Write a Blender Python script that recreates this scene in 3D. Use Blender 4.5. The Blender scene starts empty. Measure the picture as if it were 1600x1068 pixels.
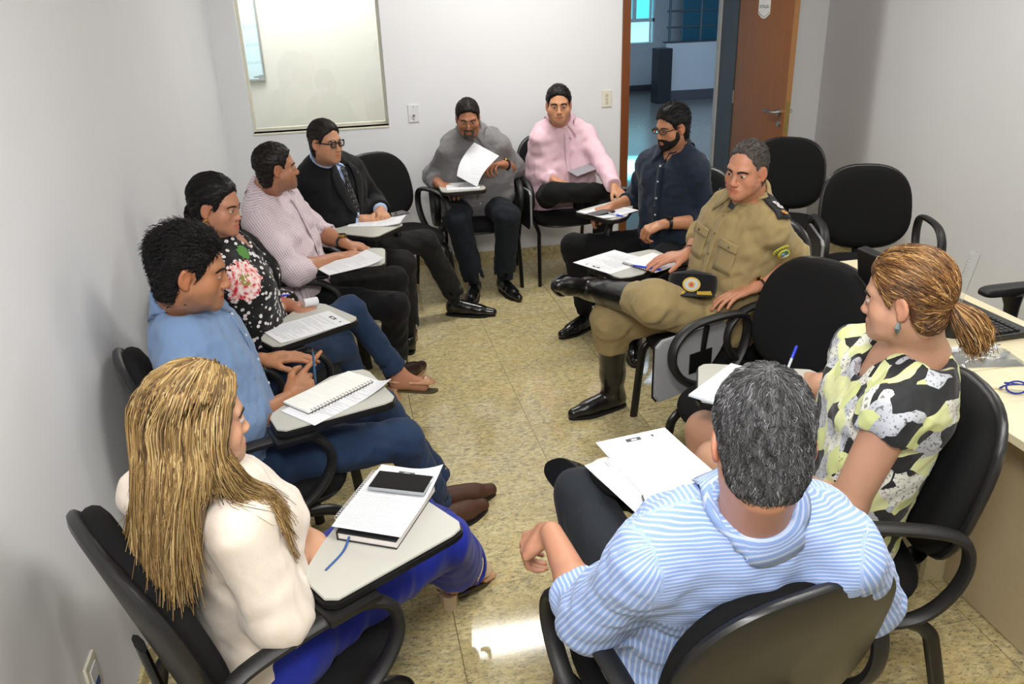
import bpy, bmesh, math, random
import numpy as np
from mathutils import Vector, Matrix

random.seed(7); RNG = np.random.default_rng(7)
PI = math.pi
scene = bpy.context.scene
COL = scene.collection
def rad(a): return a*PI/180.0

# ------------------------------------------------------------------ camera
def make_camera():
    yaw, pitch, roll = rad(11.0), rad(23.25), rad(-2.0)
    fw = Vector((math.sin(yaw)*math.cos(pitch), math.cos(yaw)*math.cos(pitch), -math.sin(pitch)))
    r = fw.cross(Vector((0, 0, 1))).normalized(); u = r.cross(fw)
    r2 = r*math.cos(roll)+u*math.sin(roll); u2 = -r*math.sin(roll)+u*math.cos(roll)
    cd = bpy.data.cameras.new('camera'); cam = bpy.data.objects.new('camera', cd); COL.objects.link(cam)
    m = Matrix((( r2.x, u2.x, -fw.x, 0.0), (r2.y, u2.y, -fw.y, 0.0), (r2.z, u2.z, -fw.z, 1.82), (0, 0, 0, 1)))
    cam.matrix_world = m
    cd.sensor_width = 36.0; cd.lens = 1280.0/1600.0*36.0; cd.clip_start = 0.05
    scene.camera = cam
make_camera()

# ------------------------------------------------------------------ world, lights, exposure
w = bpy.data.worlds.new('world'); scene.world = w; w.use_nodes = True
bg = w.node_tree.nodes['Background']; bg.inputs[0].default_value = (0.55, 0.75, 1.0, 1); bg.inputs[1].default_value = 0.25
scene.view_settings.view_transform = 'Standard'; scene.view_settings.look = 'None'
scene.view_settings.gamma = 1.0; scene.view_settings.use_curve_mapping = False
scene.view_settings.exposure = 0.10

def area(name, loc, target, sx, sy, power, color=(1, 1, 1), spread=180):
    l = bpy.data.lights.new(name, 'AREA'); l.shape = 'RECTANGLE'; l.size = sx; l.size_y = sy
    l.energy = power; l.color = color; l.spread = rad(spread)
    o = bpy.data.objects.new(name, l); COL.objects.link(o); o.location = loc
    d = Vector(target)-Vector(loc); o.rotation_euler = d.to_track_quat('-Z', 'Y').to_euler()
    return o
# flash bounced off the ceiling above the camera, and the ceiling luminaires; the right one is added to brighten that wall
area('bounced_flash', (-0.1, -0.15, 2.60), (1.15, 3.4, 0.4), 0.55, 0.55, 66, (1.0, 0.985, 0.97))
for lx, ly, le in ((1.1, 4.7, 29), (1.1, 1.2, 26), (2.9, 3.1, 14)):
    area('luminaire_light', (lx, ly, 2.64), (lx, ly, 0), 1.2, 0.24, le, (1.0, 0.975, 0.92))
area('hall_daylight', (4.6, 9.8, 3.2), (4.6, 10.6, 0), 3.0, 4.0, 190, (0.55, 0.74, 1.0))
area('hall_sunbeam', (0.9+1.0, 9.0, 3.3), (3.1, 8.5, 0.0), 0.3, 0.9, 330, (0.10, 0.78, 1.0), 20)
area('next_room_light', (-0.2, 6.45, 2.62), (-0.2, 6.6, 0), 1.2, 0.5, 40, (1.0, 0.98, 0.93))

# ------------------------------------------------------------------ node helpers
MATS = {}
class NB:
    def __init__(s, name):
        s.m = bpy.data.materials.new(name); s.m.use_nodes = True; s.t = s.m.node_tree
        s.b = s.t.nodes['Principled BSDF']; MATS[name] = s.m
    def n(s, kind, **kw):
        nd = s.t.nodes.new(kind)
        for k, v in kw.items():
            if k.startswith('i_'):
                key = k[2:]; key = int(key) if key.isdigit() else key.replace('_', ' ')
                nd.inputs[key].default_value = v
            else: setattr(nd, k, v)
        return nd
    def l(s, a, b): s.t.links.new(a, b)
    def set(s, **kw):
        for k, v in kw.items(): s.b.inputs[k.replace('_', ' ')].default_value = v
    def coord(s, out='Object', scale=None):
        c = s.n('ShaderNodeTexCoord').outputs[out]
        if scale is None: return c
        m = s.n('ShaderNodeMapping'); m.inputs['Scale'].default_value = scale; s.l(c, m.inputs[0]); return m.outputs[0]
    def noise(s, vec, scale, detail=3, rough=.5):
        nd = s.n('ShaderNodeTexNoise'); nd.inputs['Scale'].default_value = scale; nd.inputs['Detail'].default_value = detail
        nd.inputs['Roughness'].default_value = rough
        if vec is not None: s.l(vec, nd.inputs['Vector'])
        return nd.outputs['Fac']
    def ramp(s, fac, stops, interp='LINEAR'):
        nd = s.n('ShaderNodeValToRGB'); cr = nd.color_ramp; cr.interpolation = interp
        while len(cr.elements) < len(stops): cr.elements.new(0.5)
        for e, (p, c) in zip(cr.elements, stops): e.position = p; e.color = (*c, 1) if len(c) == 3 else c
        s.l(fac, nd.inputs[0]); return nd.outputs[0]
    def math(s, op, a, b=None, c=None):
        nd = s.n('ShaderNodeMath', operation=op)
        for i, v in enumerate((a, b, c)):
            if v is None: continue
            if isinstance(v, (int, float)): nd.inputs[i].default_value = v
            else: s.l(v, nd.inputs[i])
        return nd.outputs[0]
    def mix(s, fac, a, b, mode='MIX'):
        nd = s.n('ShaderNodeMix', data_type='RGBA', blend_type=mode)
        for i, v in ((0, fac), (6, a), (7, b)):
            if isinstance(v, (int, float)): nd.inputs[i].default_value = v
            elif isinstance(v, tuple): nd.inputs[i].default_value = (*v, 1) if len(v) == 3 else v
            else: s.l(v, nd.inputs[i])
        return nd.outputs[2]
    def base(s, c):
        if isinstance(c, tuple): s.b.inputs['Base Color'].default_value = (*c, 1)
        else: s.l(c, s.b.inputs['Base Color'])
    def bump(s, h, strength=.2, dist=.002):
        nd = s.n('ShaderNodeBump'); nd.inputs['Strength'].default_value = strength; nd.inputs['Distance'].default_value = dist
        s.l(h, nd.inputs['Height']); s.l(nd.outputs[0], s.b.inputs['Normal'])
def srgb(h):
    h = h.lstrip('#'); v = [int(h[i:i+2], 16)/255 for i in (0, 2, 4)]
    return tuple(x/12.92 if x <= .04045 else ((x+.055)/1.055)**2.4 for x in v)

def plain(name, col, rough=.5, metal=0.0, bump=None, var=0.0, spec=None, coat=0.0):
    if name in MATS: return MATS[name]
    b = NB(name); b.set(Roughness=rough, Metallic=metal)
    if spec is not None: b.b.inputs['Specular IOR Level'].default_value = spec
    if coat: b.b.inputs['Coat Weight'].default_value = coat
    if var or bump:
        co = b.coord('Object')
    if var:
        f = b.noise(co, 9, 4); b.base(b.mix(f, tuple(x*(1-var) for x in col), tuple(min(1, x*(1+var)) for x in col)))
    else: b.base(col)
    if bump: b.bump(b.noise(co, bump[0], 4, .6), bump[1], bump[2])
    return b.m
def fabric(name, col, rough=.85, scale=900, sheen=.15, var=.12, strength=.25, dist=.0012):
    if name in MATS: return MATS[name]
    b = NB(name); b.set(Roughness=rough); b.b.inputs['Sheen Weight'].default_value = sheen; b.b.inputs['Specular IOR Level'].default_value = .25
    co = b.coord('Object'); f = b.noise(co, 14, 4); g = b.noise(co, scale*.35, 2)
    c = b.mix(f, tuple(x*(1-var) for x in col), tuple(min(1, x*(1+var)) for x in col))
    b.base(b.mix(.25, c, b.mix(g, tuple(x*.6 for x in col), tuple(min(1, x*1.4) for x in col))))
    h = b.math('ADD', b.math('MULTIPLY', b.noise(co, 22, 4, .6), 1.0), b.math('MULTIPLY', g, .15))
    b.bump(h, strength, .006)
    return b.m

# ------------------------------------------------------------------ mesh / object helpers
def tag(o, label=None, cat=None, group=None, kind=None):
    if label: o['label'] = label
    if cat: o['category'] = cat
    if group: o['group'] = group
    if kind: o['kind'] = kind
    return o
def empty(name, loc=(0, 0, 0), rz=0.0, label=None, cat=None, group=None):
    o = bpy.data.objects.new(name, None); COL.objects.link(o); o.location = loc; o.rotation_euler = (0, 0, rz)
    o.empty_display_size = .1
    return tag(o, label, cat, group)
def mesh_np(name, V, faces_list, smooth=True):
    """faces_list: list of (n,k) int arrays"""
    me = bpy.data.meshes.new(name); V = np.asarray(V, np.float32)
    me.vertices.add(len(V)); me.vertices.foreach_set('co', V.ravel())
    loops = np.concatenate([np.asarray(f, np.int32).ravel() for f in faces_list]) if faces_list else np.zeros(0, np.int32)
    tot = np.concatenate([np.full(len(f), np.asarray(f).shape[1], np.int32) for f in faces_list])
    st = np.concatenate([[0], np.cumsum(tot)[:-1]]).astype(np.int32)
    me.loops.add(len(loops)); me.loops.foreach_set('vertex_index', loops)
    me.polygons.add(len(tot)); me.polygons.foreach_set('loop_start', st); me.polygons.foreach_set('loop_total', tot)
    me.polygons.foreach_set('use_smooth', np.full(len(tot), smooth, bool))
    me.update(calc_edges=True)
    return me
def add(name, me, m, parent=None, loc=None, rot=None):
    o = bpy.data.objects.new(name, me); COL.objects.link(o)
    if m is not None and len(me.materials) == 0: me.materials.append(m)
    if parent is not None: o.parent = parent
    if loc is not None: o.location = loc
    if rot is not None: o.rotation_euler = rot
    return o
class MB:
    """collects simple solids into one mesh"""
    def __init__(s): s.V = []; s.F = []
    def quadmesh(s, V, F):
        b = len(s.V); s.V += [tuple(v) for v in V]; s.F += [tuple(i+b for i in f) for f in F]; return s
    def box(s, x0, x1, y0, y1, z0, z1, bev=0.0):
        if bev <= 0:
            V = [(x, y, z) for z in (z0, z1) for y in (y0, y1) for x in (x0, x1)]
            return s.quadmesh(V, [(0, 2, 3, 1), (4, 5, 7, 6), (0, 1, 5, 4), (2, 6, 7, 3), (0, 4, 6, 2), (1, 3, 7, 5)])
        bm = bmesh.new(); bmesh.ops.create_cube(bm, size=1)
        for v in bm.verts: v.co = Vector(((x0+x1)/2+v.co.x*(x1-x0), (y0+y1)/2+v.co.y*(y1-y0), (z0+z1)/2+v.co.z*(z1-z0)))
        bmesh.ops.bevel(bm, geom=bm.edges[:]+bm.verts[:], offset=bev, segments=2, profile=.6, affect='EDGES')
        return s.bm(bm)
    def bm(s, bm):
        bm.verts.index_update(); V = [tuple(v.co) for v in bm.verts]; F = [tuple(v.index for v in f.verts) for f in bm.faces]; bm.free(); return s.quadmesh(V, F)
    def prism(s, poly, z0, z1, bev=0.0):
        bm = bmesh.new(); vs = [bm.verts.new((x, y, z0)) for x, y in poly]; f = bm.faces.new(vs)
        r = bmesh.ops.extrude_face_region(bm, geom=[f]); 
        for v in [g for g in r['geom'] if isinstance(g, bmesh.types.BMVert)]: v.co.z = z1
        bmesh.ops.recalc_face_normals(bm, faces=bm.faces[:])
        if bev > 0: bmesh.ops.bevel(bm, geom=bm.edges[:], offset=bev, segments=2, affect='EDGES')
        return s.bm(bm)
    def tube(s, path, r, n=8, closed=False, sx=1.0, sy=1.0):
        P = np.asarray(path, float); m = len(P); rr = np.full(m, r) if np.isscalar(r) else np.asarray(r)
        T = np.gradient(P, axis=0) if not closed else (np.roll(P, -1, 0)-np.roll(P, 1, 0))
        T /= np.linalg.norm(T, axis=1, keepdims=True)+1e-9
        up = np.array([0, 0, 1.0]) if abs(T[0][2]) < .9 else np.array([1.0, 0, 0])
        u = up-T[0]*(up@T[0]); u /= np.linalg.norm(u); rings = []
        for i in range(m):
            u = u-T[i]*(u@T[i]); u /= np.linalg.norm(u)+1e-9; v = np.cross(T[i], u)
            a = np.arange(n)*2*PI/n
            rings.append(P[i]+rr[i]*(np.cos(a)[:, None]*u*sx+np.sin(a)[:, None]*v*sy))
        V = np.concatenate(rings); F = []
        for i in range(m if closed else m-1):
            j = (i+1) % m
            for k in range(n): F.append((i*n+k, i*n+(k+1) % n, j*n+(k+1) % n, j*n+k))
        if not closed:
            F.append(tuple(range(n-1, -1, -1))); F.append(tuple((m-1)*n+k for k in range(n)))
        return s.quadmesh(V, F)
    def mesh(s, name, smooth=False):
        me = bpy.data.meshes.new(name); me.from_pydata(s.V, [], s.F); me.update()
        if smooth:
            for p in me.polygons: p.use_smooth = True
            try: me.set_sharp_from_angle(angle=rad(40))
            except Exception: pass
        return me
    def obj(s, name, m, parent=None, smooth=False, loc=None, rot=None): return add(name, s.mesh(name, smooth), m, parent, loc, rot)
def smooth_path(pts, n=6, closed=False):
    """Catmull-Rom resample"""
    P = np.asarray(pts, float); m = len(P); out = []
    for i in range(m if closed else m-1):
        if closed: p0, p1, p2, p3 = P[(i-1) % m], P[i], P[(i+1) % m], P[(i+2) % m]
        else: p0, p1, p2, p3 = P[max(i-1, 0)], P[i], P[i+1], P[min(i+2, m-1)]
        for t in np.arange(n)/n:
            out.append(.5*((2*p1)+(-p0+p2)*t+(2*p0-5*p1+4*p2-p3)*t*t+(-p0+3*p1-3*p2+p3)*t**3))
    if not closed: out.append(P[-1])
    return np.array(out)
def copy_tree(o, parent=None):
    c = o.copy(); COL.objects.link(c)
    if parent is not None: c.parent = parent
    for ch in list(o.children): copy_tree(ch, c)
    return c
# ------------------------------------------------------------------ materials of the room
def m_granite():
    b = NB('granite'); b.set(Roughness=.08); b.b.inputs['Specular IOR Level'].default_value = .45
    geo = b.n('ShaderNodeNewGeometry').outputs['Position']; oi = b.n('ShaderNodeObjectInfo').outputs['Random']
    off = b.n('ShaderNodeVectorMath', operation='ADD'); cmb = b.n('ShaderNodeCombineXYZ')
    b.l(b.math('MULTIPLY', oi, 37.0), cmb.inputs[2]); b.l(geo, off.inputs[0]); b.l(cmb.outputs[0], off.inputs[1])
    mp = b.n('ShaderNodeMapping'); mp.inputs['Rotation'].default_value = (0, 0, rad(35)); mp.inputs['Scale'].default_value = (1, 2.1, 1); b.l(off.outputs[0], mp.inputs[0])
    v = mp.outputs[0]
    big = b.noise(v, 7, 4, .6); mid = b.noise(v, 34, 5, .65); fine = b.noise(v, 75, 4, .7)
    c = b.ramp(mid, [(0.30, srgb('#857f68')), (.45, srgb('#bbae84')), (.58, srgb('#d0c292')), (.75, srgb('#e2d6ae'))])
    c = b.mix(b.ramp(big, [(.42, (0, 0, 0)), (.68, (1, 1, 1))]), c, b.mix(.55, c, srgb('#c2ab70')))
    dk = b.ramp(fine, [(.36, (1, 1, 1)), (.44, (0, 0, 0))])
    c = b.mix(b.math('MULTIPLY', dk, .8), c, srgb('#3d3e42'))
    gy = b.noise(v, 26, 3, .6); gy = b.ramp(gy, [(.58, (0, 0, 0)), (.70, (1, 1, 1))])
    c = b.mix(b.math('MULTIPLY', gy, .45), c, srgb('#7f817e'))
    b.base(c)
    return b.m
def m_wood(name='door_veneer', c0='#74430f', c1='#965c1e', sc=(9, 9, .8)):
    b = NB(name); b.set(Roughness=.35)
    v = b.coord('Object', sc); f = b.noise(v, 4, 6, .6); g = b.noise(v, 22, 3)
    c = b.mix(f, srgb(c0), srgb(c1)); c = b.mix(b.math('MULTIPLY', g, .35), c, tuple(x*.6 for x in srgb(c0))); b.base(c); return b.m
def m_wall(name, col):
    b = NB(name); b.set(Roughness=.75); b.b.inputs['Specular IOR Level'].default_value = .25
    co = b.coord('Object'); f = b.noise(co, 3, 3)
    b.base(b.mix(f, tuple(x*.97 for x in col), tuple(min(1, x*1.02) for x in col)))
    b.bump(b.noise(co, 260, 3, .6), .12, .0015); return b.m
granite = m_granite()
wall_m = m_wall('wall_paint', srgb('#dedfe2'))
ceil_m = m_wall('ceiling_paint', srgb('#e6e6e4'))
grout_m = plain('grout', srgb('#8a7448'), .8)
wood_m = m_wood(); edge_m = m_wood('door_edge_wood', '#8a5a2c', '#a87845')
frame_m = m_wood('frame_wood', '#683612', '#84491b')
plate_m = plain('switch_plastic', srgb('#ded9c9'), .4)
white_m = plain('white_plastic', srgb('#d9dade'), .4)
metal_m = plain('brushed_metal', srgb('#b9b9b6'), .28, 1.0)
dark_m = plain('dark_jamb_paint', srgb('#43474b'), .5, bump=(40, .2, .002), var=.1)
black_m = plain('black_plastic', srgb('#161617'), .38, bump=(500, .1, .0006))

XL, XR, YB, YF, ZC = -0.738, 3.52, 5.75, -1.6, 2.70
XD0, XD1, ZD = 2.025, 2.82, 2.10       # doorway
XW0, XW1, ZW0, ZW1 = -0.575, 0.322, 1.0, 2.2   # window in the back wall
TH = .25
def structure(o): o['kind'] = 'structure'; return o

# floor: slab plus one tile object per tile
floor = structure(MB().box(XL, XR, YF, YB+TH, -.06, -.004).obj('floor', grout_m))
P_ = .5135
tile_me = {}
def tile(x0, x1, y0, y1, parent):
    g = .0012; k = (round(x1-x0, 3), round(y1-y0, 3))
    if k not in tile_me:
        tile_me[k] = MB().box(g, k[0]-g, g, k[1]-g, -.004, 0).mesh('tile'); tile_me[k].materials.append(granite)
    o = add('tile', tile_me[k], None, parent, (x0, y0, 0))
xs = [XL]+[.180+P_*i for i in range(-1, 8) if XL+.05 < .180+P_*i < XR-.05]+[XR]
ys = [YF]+[2.172+P_*i for i in range(-8, 8) if YF+.05 < 2.172+P_*i < YB-.05]+[YB]
for i in range(len(xs)-1):
    for j in range(len(ys)-1): tile(xs[i], xs[i+1], ys[j], ys[j+1], floor)

structure(MB().box(XL-.15, XL, YF-.15, YB, -.06, ZC).obj('wall_left', wall_m))
structure(MB().box(XR, XR+.15, YF-.15, YB+TH, -.06, ZC).obj('wall_right', wall_m))
structure(MB().box(XL-.15, XR+.15, YF-.15, YF, -.06, ZC).obj('wall_front', wall_m))
wb = MB()
wb.box(XL-.15, XW0, YB, YB+TH, -.06, ZC); wb.box(XW0, XW1, YB, YB+TH, -.06, ZW0); wb.box(XW0, XW1, YB, YB+TH, ZW1, ZC)
wb.box(XW1, XD0, YB, YB+TH, -.06, ZC); wb.box(XD0, XD1+.02, YB, YB+TH, ZD, ZC); wb.box(XD1+.02, XR+.15, YB, YB+TH, -.06, ZC)
structure(wb.obj('wall_back', wall_m))
structure(MB().box(XL-.15, XR+.15, YF-.15, YB+TH, ZC, ZC+.12).obj('ceiling', ceil_m))
# granite baseboards
def baseboard(name, x0, x1, y0, y1): structure(MB().box(x0, x1, y0, y1, 0, .055, .002).obj(name, granite))
baseboard('baseboard_left', XL, XL+.012, YF, YB-.012)
baseboard('baseboard_back', XL, XD0-.062, YB-.012, YB)
baseboard('baseboard_back', XD1+.07, XR, YB-.012, YB)
baseboard('baseboard_right', XR-.012, XR, YF, YB-.012)

# window to the next room
win = structure(empty('window_1', (0, YB, 0)))
f = MB(); c = .018
f.box(XW0, XW1, .09, .13, ZW0, ZW0+c); f.box(XW0, XW1, .09, .13, ZW1-c, ZW1); f.box(XW0, XW0+c, .09, .13, ZW0+c, ZW1-c); f.box(XW1-c, XW1, .09, .13, ZW0+c, ZW1-c)
f.obj('window_frame', plain('window_frame_paint', srgb('#d8d6c4'), .45), win)
gl = NB('window_glass'); gl.set(Roughness=.02, IOR=1.45); gl.b.inputs['Transmission Weight'].default_value = 1.0; gl.base((.97, .985, .97))
MB().box(XW0+c, XW1-c, .108, .112, ZW0+c, ZW1-c).obj('pane', gl.m, win)
MB().box(XW0, XW1, -.006, .09, ZW0-.012, ZW0, .003).obj('window_sill', plain('sill_paint', srgb('#dcdac8'), .5), win)
# next room shell
NY = YB+TH
beige = m_wall('next_room_paint', srgb('#d3d3cd'))
nr = MB(); nr.box(-1.6, 1.5, NY+.95, NY+1.05, -.05, ZC); nr.box(-1.7, -1.6, NY, NY+1.05, -.05, ZC); nr.box(1.5, 1.6, NY, NY+1.05, -.05, ZC)
structure(nr.obj('wall_next_room', beige))
structure(MB().box(-1.7, 1.6, NY, NY+1.05, -.06, -.004).obj('floor_next_room', granite))
structure(MB().box(-1.7, 1.6, NY, NY+1.05, ZC, ZC+.1).obj('ceiling_next_room', ceil_m))
wbx = empty('whiteboard', (-0.545, NY+.945, 1.245), 0, 'white marker board with aluminium rim seen through the window', 'whiteboard')
b = NB('marker_board'); b.set(Roughness=.12); co = b.coord('Object'); sp = b.n('ShaderNodeSeparateXYZ'); b.l(co, sp.inputs[0])
ln = b.math('FRACT', b.math('MULTIPLY', sp.outputs[2], 7.7)); msk = b.math('MULTIPLY', b.math('GREATER_THAN', ln, .86), b.math('GREATER_THAN', b.noise(b.coord('Object', (30, 1, 90)), 3, 2), .52))
b.base(b.mix(b.math('MULTIPLY', msk, .5), srgb('#c9e4ee'), srgb('#6f9fb5')))
MB().box(-1.0, 0, -.012, 0, 0, 1.1).obj('board_panel', b.m, wbx)
r = MB(); r.box(-1.012, .012, -.018, 0, -.014, 0); r.box(-1.012, .012, -.018, 0, 1.1, 1.114); r.box(0, .014, -.018, 0, 0, 1.1); r.box(-1.014, -1.0, -.018, 0, 0, 1.1)
r.obj('board_rim', metal_m, wbx); MB().box(-.035, .006, -.022, -.018, -.012, .03, .002).obj('corner_cap', plain('grey_cap', srgb('#9aa09e'), .4), wbx)
MB().box(-.075, -.035, -.0135, -.012, .012, .02).obj('maker_plate', plain('plate_grey', srgb('#7d8283'), .4), wbx)

# door frame, jamb and open leaf
dr = structure(empty('door_1', (0, YB, 0)))
MB().box(XD0-.058, XD0, -.014, TH+.014, 0, ZD, .003).obj('frame_side', frame_m, dr)
MB().box(XD0-.058, XD1+.058, -.014, TH+.014, ZD, ZD+.058, .003).obj('frame_head', frame_m, dr)
MB().box(XD1, XD1+.02, 0, TH, 0, ZD).obj('jamb', dark_m, dr)
MB().box(XD1-.012, XD1+.05, TH, TH+.05, 0, ZD, .003).obj('frame_side', plain('outer_casing', srgb('#a9a9a6'), .5), dr)
leaf = MB().box(0, .036, -.76, 0, .008, ZD-.004, .0015).obj('door_leaf', wood_m, dr, loc=(XD1+.006, -.012, 0), rot=(0, 0, rad(-1)))
MB().box(0.0005, .0355, -.7625, -.7595, .008, ZD-.004).obj('edge_strip', edge_m, leaf)
MB().box(.008, .028, -.7645, -.762, .90, 1.10).obj('latch_plate', plain('brass_plate', srgb('#8d8246'), .4, .8), leaf)
for sx in (-1, 1):
    h = MB(); x0 = 0 if sx < 0 else .036
    h.tube([(x0, -.70, 1.03), (x0+sx*.022, -.70, 1.03)], .022, 14); h.tube([(x0+sx*.02, -.70, 1.03), (x0+sx*.048, -.70, 1.03), (x0+sx*.052, -.69, 1.03), (x0+sx*.052, -.58, 1.03)], .0085, 10)
    h.obj('door_handle', metal_m, leaf, smooth=True)
k = MB(); k.tube([(0, -.70, .955), (-.01, -.70, .955)], .018, 14); k.obj('key_rosette', metal_m, leaf, smooth=True)
for z in (.25, 1.05, 1.85): MB().tube([(-.004, .004, z-.045), (-.004, .004, z+.045)], .007, 8).obj('hinge', metal_m, dr, loc=(XD1+.006, -.012, 0))
# sign on the door leaf
sg = empty('door_sign', (XD1-.002, YB-.012-.37, 1.60), rad(-1), 'white plaque with curved foot lettered LICITAÇÃO on the wooden door', 'sign')
pts = [(-.082, .20), (-.082, .02)]+[(-.082+.164*i/12, .02-.030*math.sin(PI*i/12)) for i in range(1, 12)]+[(.082, .02), (.082, .20)]
def plaque(poly, t): 
    m = MB().prism(poly, 0, t); m.V = [(-z, -x, y) for x, y, z in m.V]; return m
plaque(pts, .003).obj('plaque', plain('plaque_white', srgb('#d4d3cd'), .35), sg)
ln = MB(); ln.tube([(-.0036, -(-.076+.152*i/14), .031-.028*math.sin(PI*i/14)) for i in range(15)], .0014, 5); ln.obj('border_line', plain('ink', srgb('#3a3d3f'), .5), sg)
def text_obj(body, size, m, parent, loc, rot, name='lettering', ext=.0004, align='CENTER'):
    cu = bpy.data.curves.new(name, 'FONT'); cu.body = body; cu.size = size; cu.extrude = ext; cu.align_x = align; cu.resolution_u = 2
    o = bpy.data.objects.new(name, cu); COL.objects.link(o); dg = bpy.context.evaluated_depsgraph_get()
    me = bpy.data.meshes.new_from_object(o.evaluated_get(dg)); bpy.data.objects.remove(o); bpy.data.curves.remove(cu); me.name = name
    return add(name, me, m, parent, loc, rot)
text_obj('LICITAÇÃO', .026, MATS['ink'], sg, (-.0036, 0, .055), (rad(90), 0, rad(-90)))

# wall plates
def plate(name, loc, rz, label, m, kind):
    e = empty(name, loc, rz, label, 'switch' if kind != 'outlet' else 'outlet')
    MB().box(-.036, .036, -.008, 0, -.058, .058, .003).obj('cover_plate', m, e)
    if kind == 'triple':
        for i in (-1, 0, 1): MB().box(-.008, .008, -.012, -.008, i*.026-.009, i*.026+.009, .001).obj('rocker', plain('rocker_plastic', srgb('#c4bfae'), .4), e)
    elif kind == 'knob':
        MB().tube([(.0, -.008, -.012), (.0, -.022, -.012)], .0085, 12).obj('jack', metal_m, e, smooth=True)
        for z in (.042, -.042): MB().tube([(0, -.008, z), (0, -.0095, z)], .004, 8).obj('screw', metal_m, e)
    else:
        MB().box(-.022, .022, -.011, -.008, -.036, .036, .001).obj('socket_face', white_m, e)
        MB().box(-.014, .014, -.0125, -.011, -.026, -.004, .0005).obj('socket_insert', plain('blue_insert', srgb('#2c4a86'), .4), e)
    return e
plate('light_switch', (1.859, YB, 1.092), 0, 'cream three-rocker light switch on the back wall left of the doorway', plate_m, 'triple')
plate('wall_jack', (.491, YB, 1.07), 0, 'white wall plate with a round metal jack right of the window', white_m, 'knob')
plate('wall_outlet', (XL, 1.69, .32), rad(90), 'cream wall outlet with blue insert low on the left wall', plate_m, 'outlet')

# ceiling luminaires (back one seen as a reflection in the polished floor, right one added as fill)
lum_m = NB('diffuser'); lum_m.b.inputs['Emission Color'].default_value = (1, .98, .93, 1); lum_m.b.inputs['Emission Strength'].default_value = 6
def luminaire(x, y, label):
    e = empty('ceiling_luminaire', (x, y, ZC), 0, label, 'lamp', 'ceiling luminaires')
    MB().box(-.64, .64, -.155, .155, -.045, 0, .004).obj('housing', white_m, e)
    MB().box(-.6, .6, -.125, .125, -.052, -.043).obj('diffuser', lum_m.m, e)
luminaire(1.1, 4.7, 'white ceiling luminaire mirrored in the floor, the one nearer the back wall')
luminaire(1.1, 1.2, 'white ceiling luminaire above the front chairs')
luminaire(2.9, 3.1, 'white ceiling luminaire out of view, added on the right to brighten the right wall')

# hall behind the doorway
HX0, HX1, HY = 1.7, 8.2, 15.2
hf = structure(MB().box(HX0, HX1, NY, HY, -.06, -.002).obj('floor_hall', plain('hall_floor_stone', srgb('#7d7b74'), .22, var=.12)))
hall_m = m_wall('hall_paint', srgb('#cfd2d4'))
WX0, WX1, WZ0 = 4.9, 5.82, .84
hw = MB(); hw.box(HX0, WX0, HY, HY+.2, -.06, 3.4); hw.box(WX0, WX1, HY, HY+.2, -.06, WZ0); hw.box(WX1, HX1, HY, HY+.2, -.06, 3.4); hw.box(WX0, WX1, HY, HY+.2, 2.3, 3.4)
structure(hw.obj('wall_hall_back', hall_m))
structure(MB().box(HX0-.1, HX0, NY+.9, HY, -.06, 3.4).obj('wall_hall_left', hall_m))
structure(MB().box(HX1, HX1+.1, NY, HY+.2, -.06, 3.4).obj('wall_hall_right', hall_m))
structure(MB().box(HX0-.1, HX1+.1, NY, HY+.2, 3.4, 3.5).obj('ceiling_hall', hall_m))
structure(MB().box(HX0, HX1, HY-.015, HY, 0, .10).obj('baseboard_hall', dark_m))
hwin = structure(empty('window_2', (0, HY, 0)))
skyglow = NB('bright_daylight'); skyglow.base((.1, .5, .6)); skyglow.b.inputs['Emission Color'].default_value = (.10, .72, .95, 1); skyglow.b.inputs['Emission Strength'].default_value = 1.1
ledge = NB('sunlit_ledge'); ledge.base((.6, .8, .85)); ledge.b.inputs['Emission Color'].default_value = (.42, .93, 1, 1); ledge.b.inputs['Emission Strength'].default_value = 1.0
MB().box(WX0, WX1, .30, .32, 1.22, 2.3).obj('pane', skyglow.m, hwin)
MB().box(WX0, WX1, .28, .30, WZ0, 1.22).obj('pane', ledge.m, hwin)
ff = MB(); wf = .06
ff.box(WX0, WX1, .02, .08, 1.20, 1.26); ff.box(WX0, WX0+wf, .02, .08, WZ0, 2.3); ff.box(WX1-.03, WX1, .02, .08, WZ0, 2.3); ff.box(5.40, 5.47, .02, .08, 1.26, 2.3)
ff.obj('window_frame', plain('hall_window_white', srgb('#e8f2f4'), .4), hwin)
# raised landing with parapet, railing and dark pillar
PX0, PY = 5.42, 13.6
pl = structure(MB().box(PX0, HX1, PY, PY+.15, -.002, .92).obj('wall_parapet', hall_m))
structure(MB().box(PX0, HX1, PY-.02, PY, 0, .16).obj('trim_1', plain('dark_stone', srgb('#54565a'), .4)))
structure(MB().box(PX0, HX1, PY-.01, PY+.16, .92, .94).obj('trim_2', dark_m))
tb = MB().box(5.18, 5.42, 13.3, 13.6, 0, .86, .004).obj('dark_cabinet', plain('cabinet_black', srgb('#2a2c30'), .35)); tag(tb, 'tall dark cabinet standing against the parapet in the hall', 'cabinet')
rl = empty('hall_railing', (0, PY+.07, .94), 0, 'grey metal railing with horizontal bars on the hall parapet', 'railing')
rm = plain('railing_paint', srgb('#56646c'), .4, .3)
for x in (5.5, 6.05, 6.8, 7.6): MB().tube([(x, 0, 0), (x, 0, .95)], .022, 8).obj('post', rm, rl)
for z in (.22, .47, .72, .95): MB().tube([(5.45, 0, z), (8.1, 0, z)], .016, 8).obj('rail', rm, rl)
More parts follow.
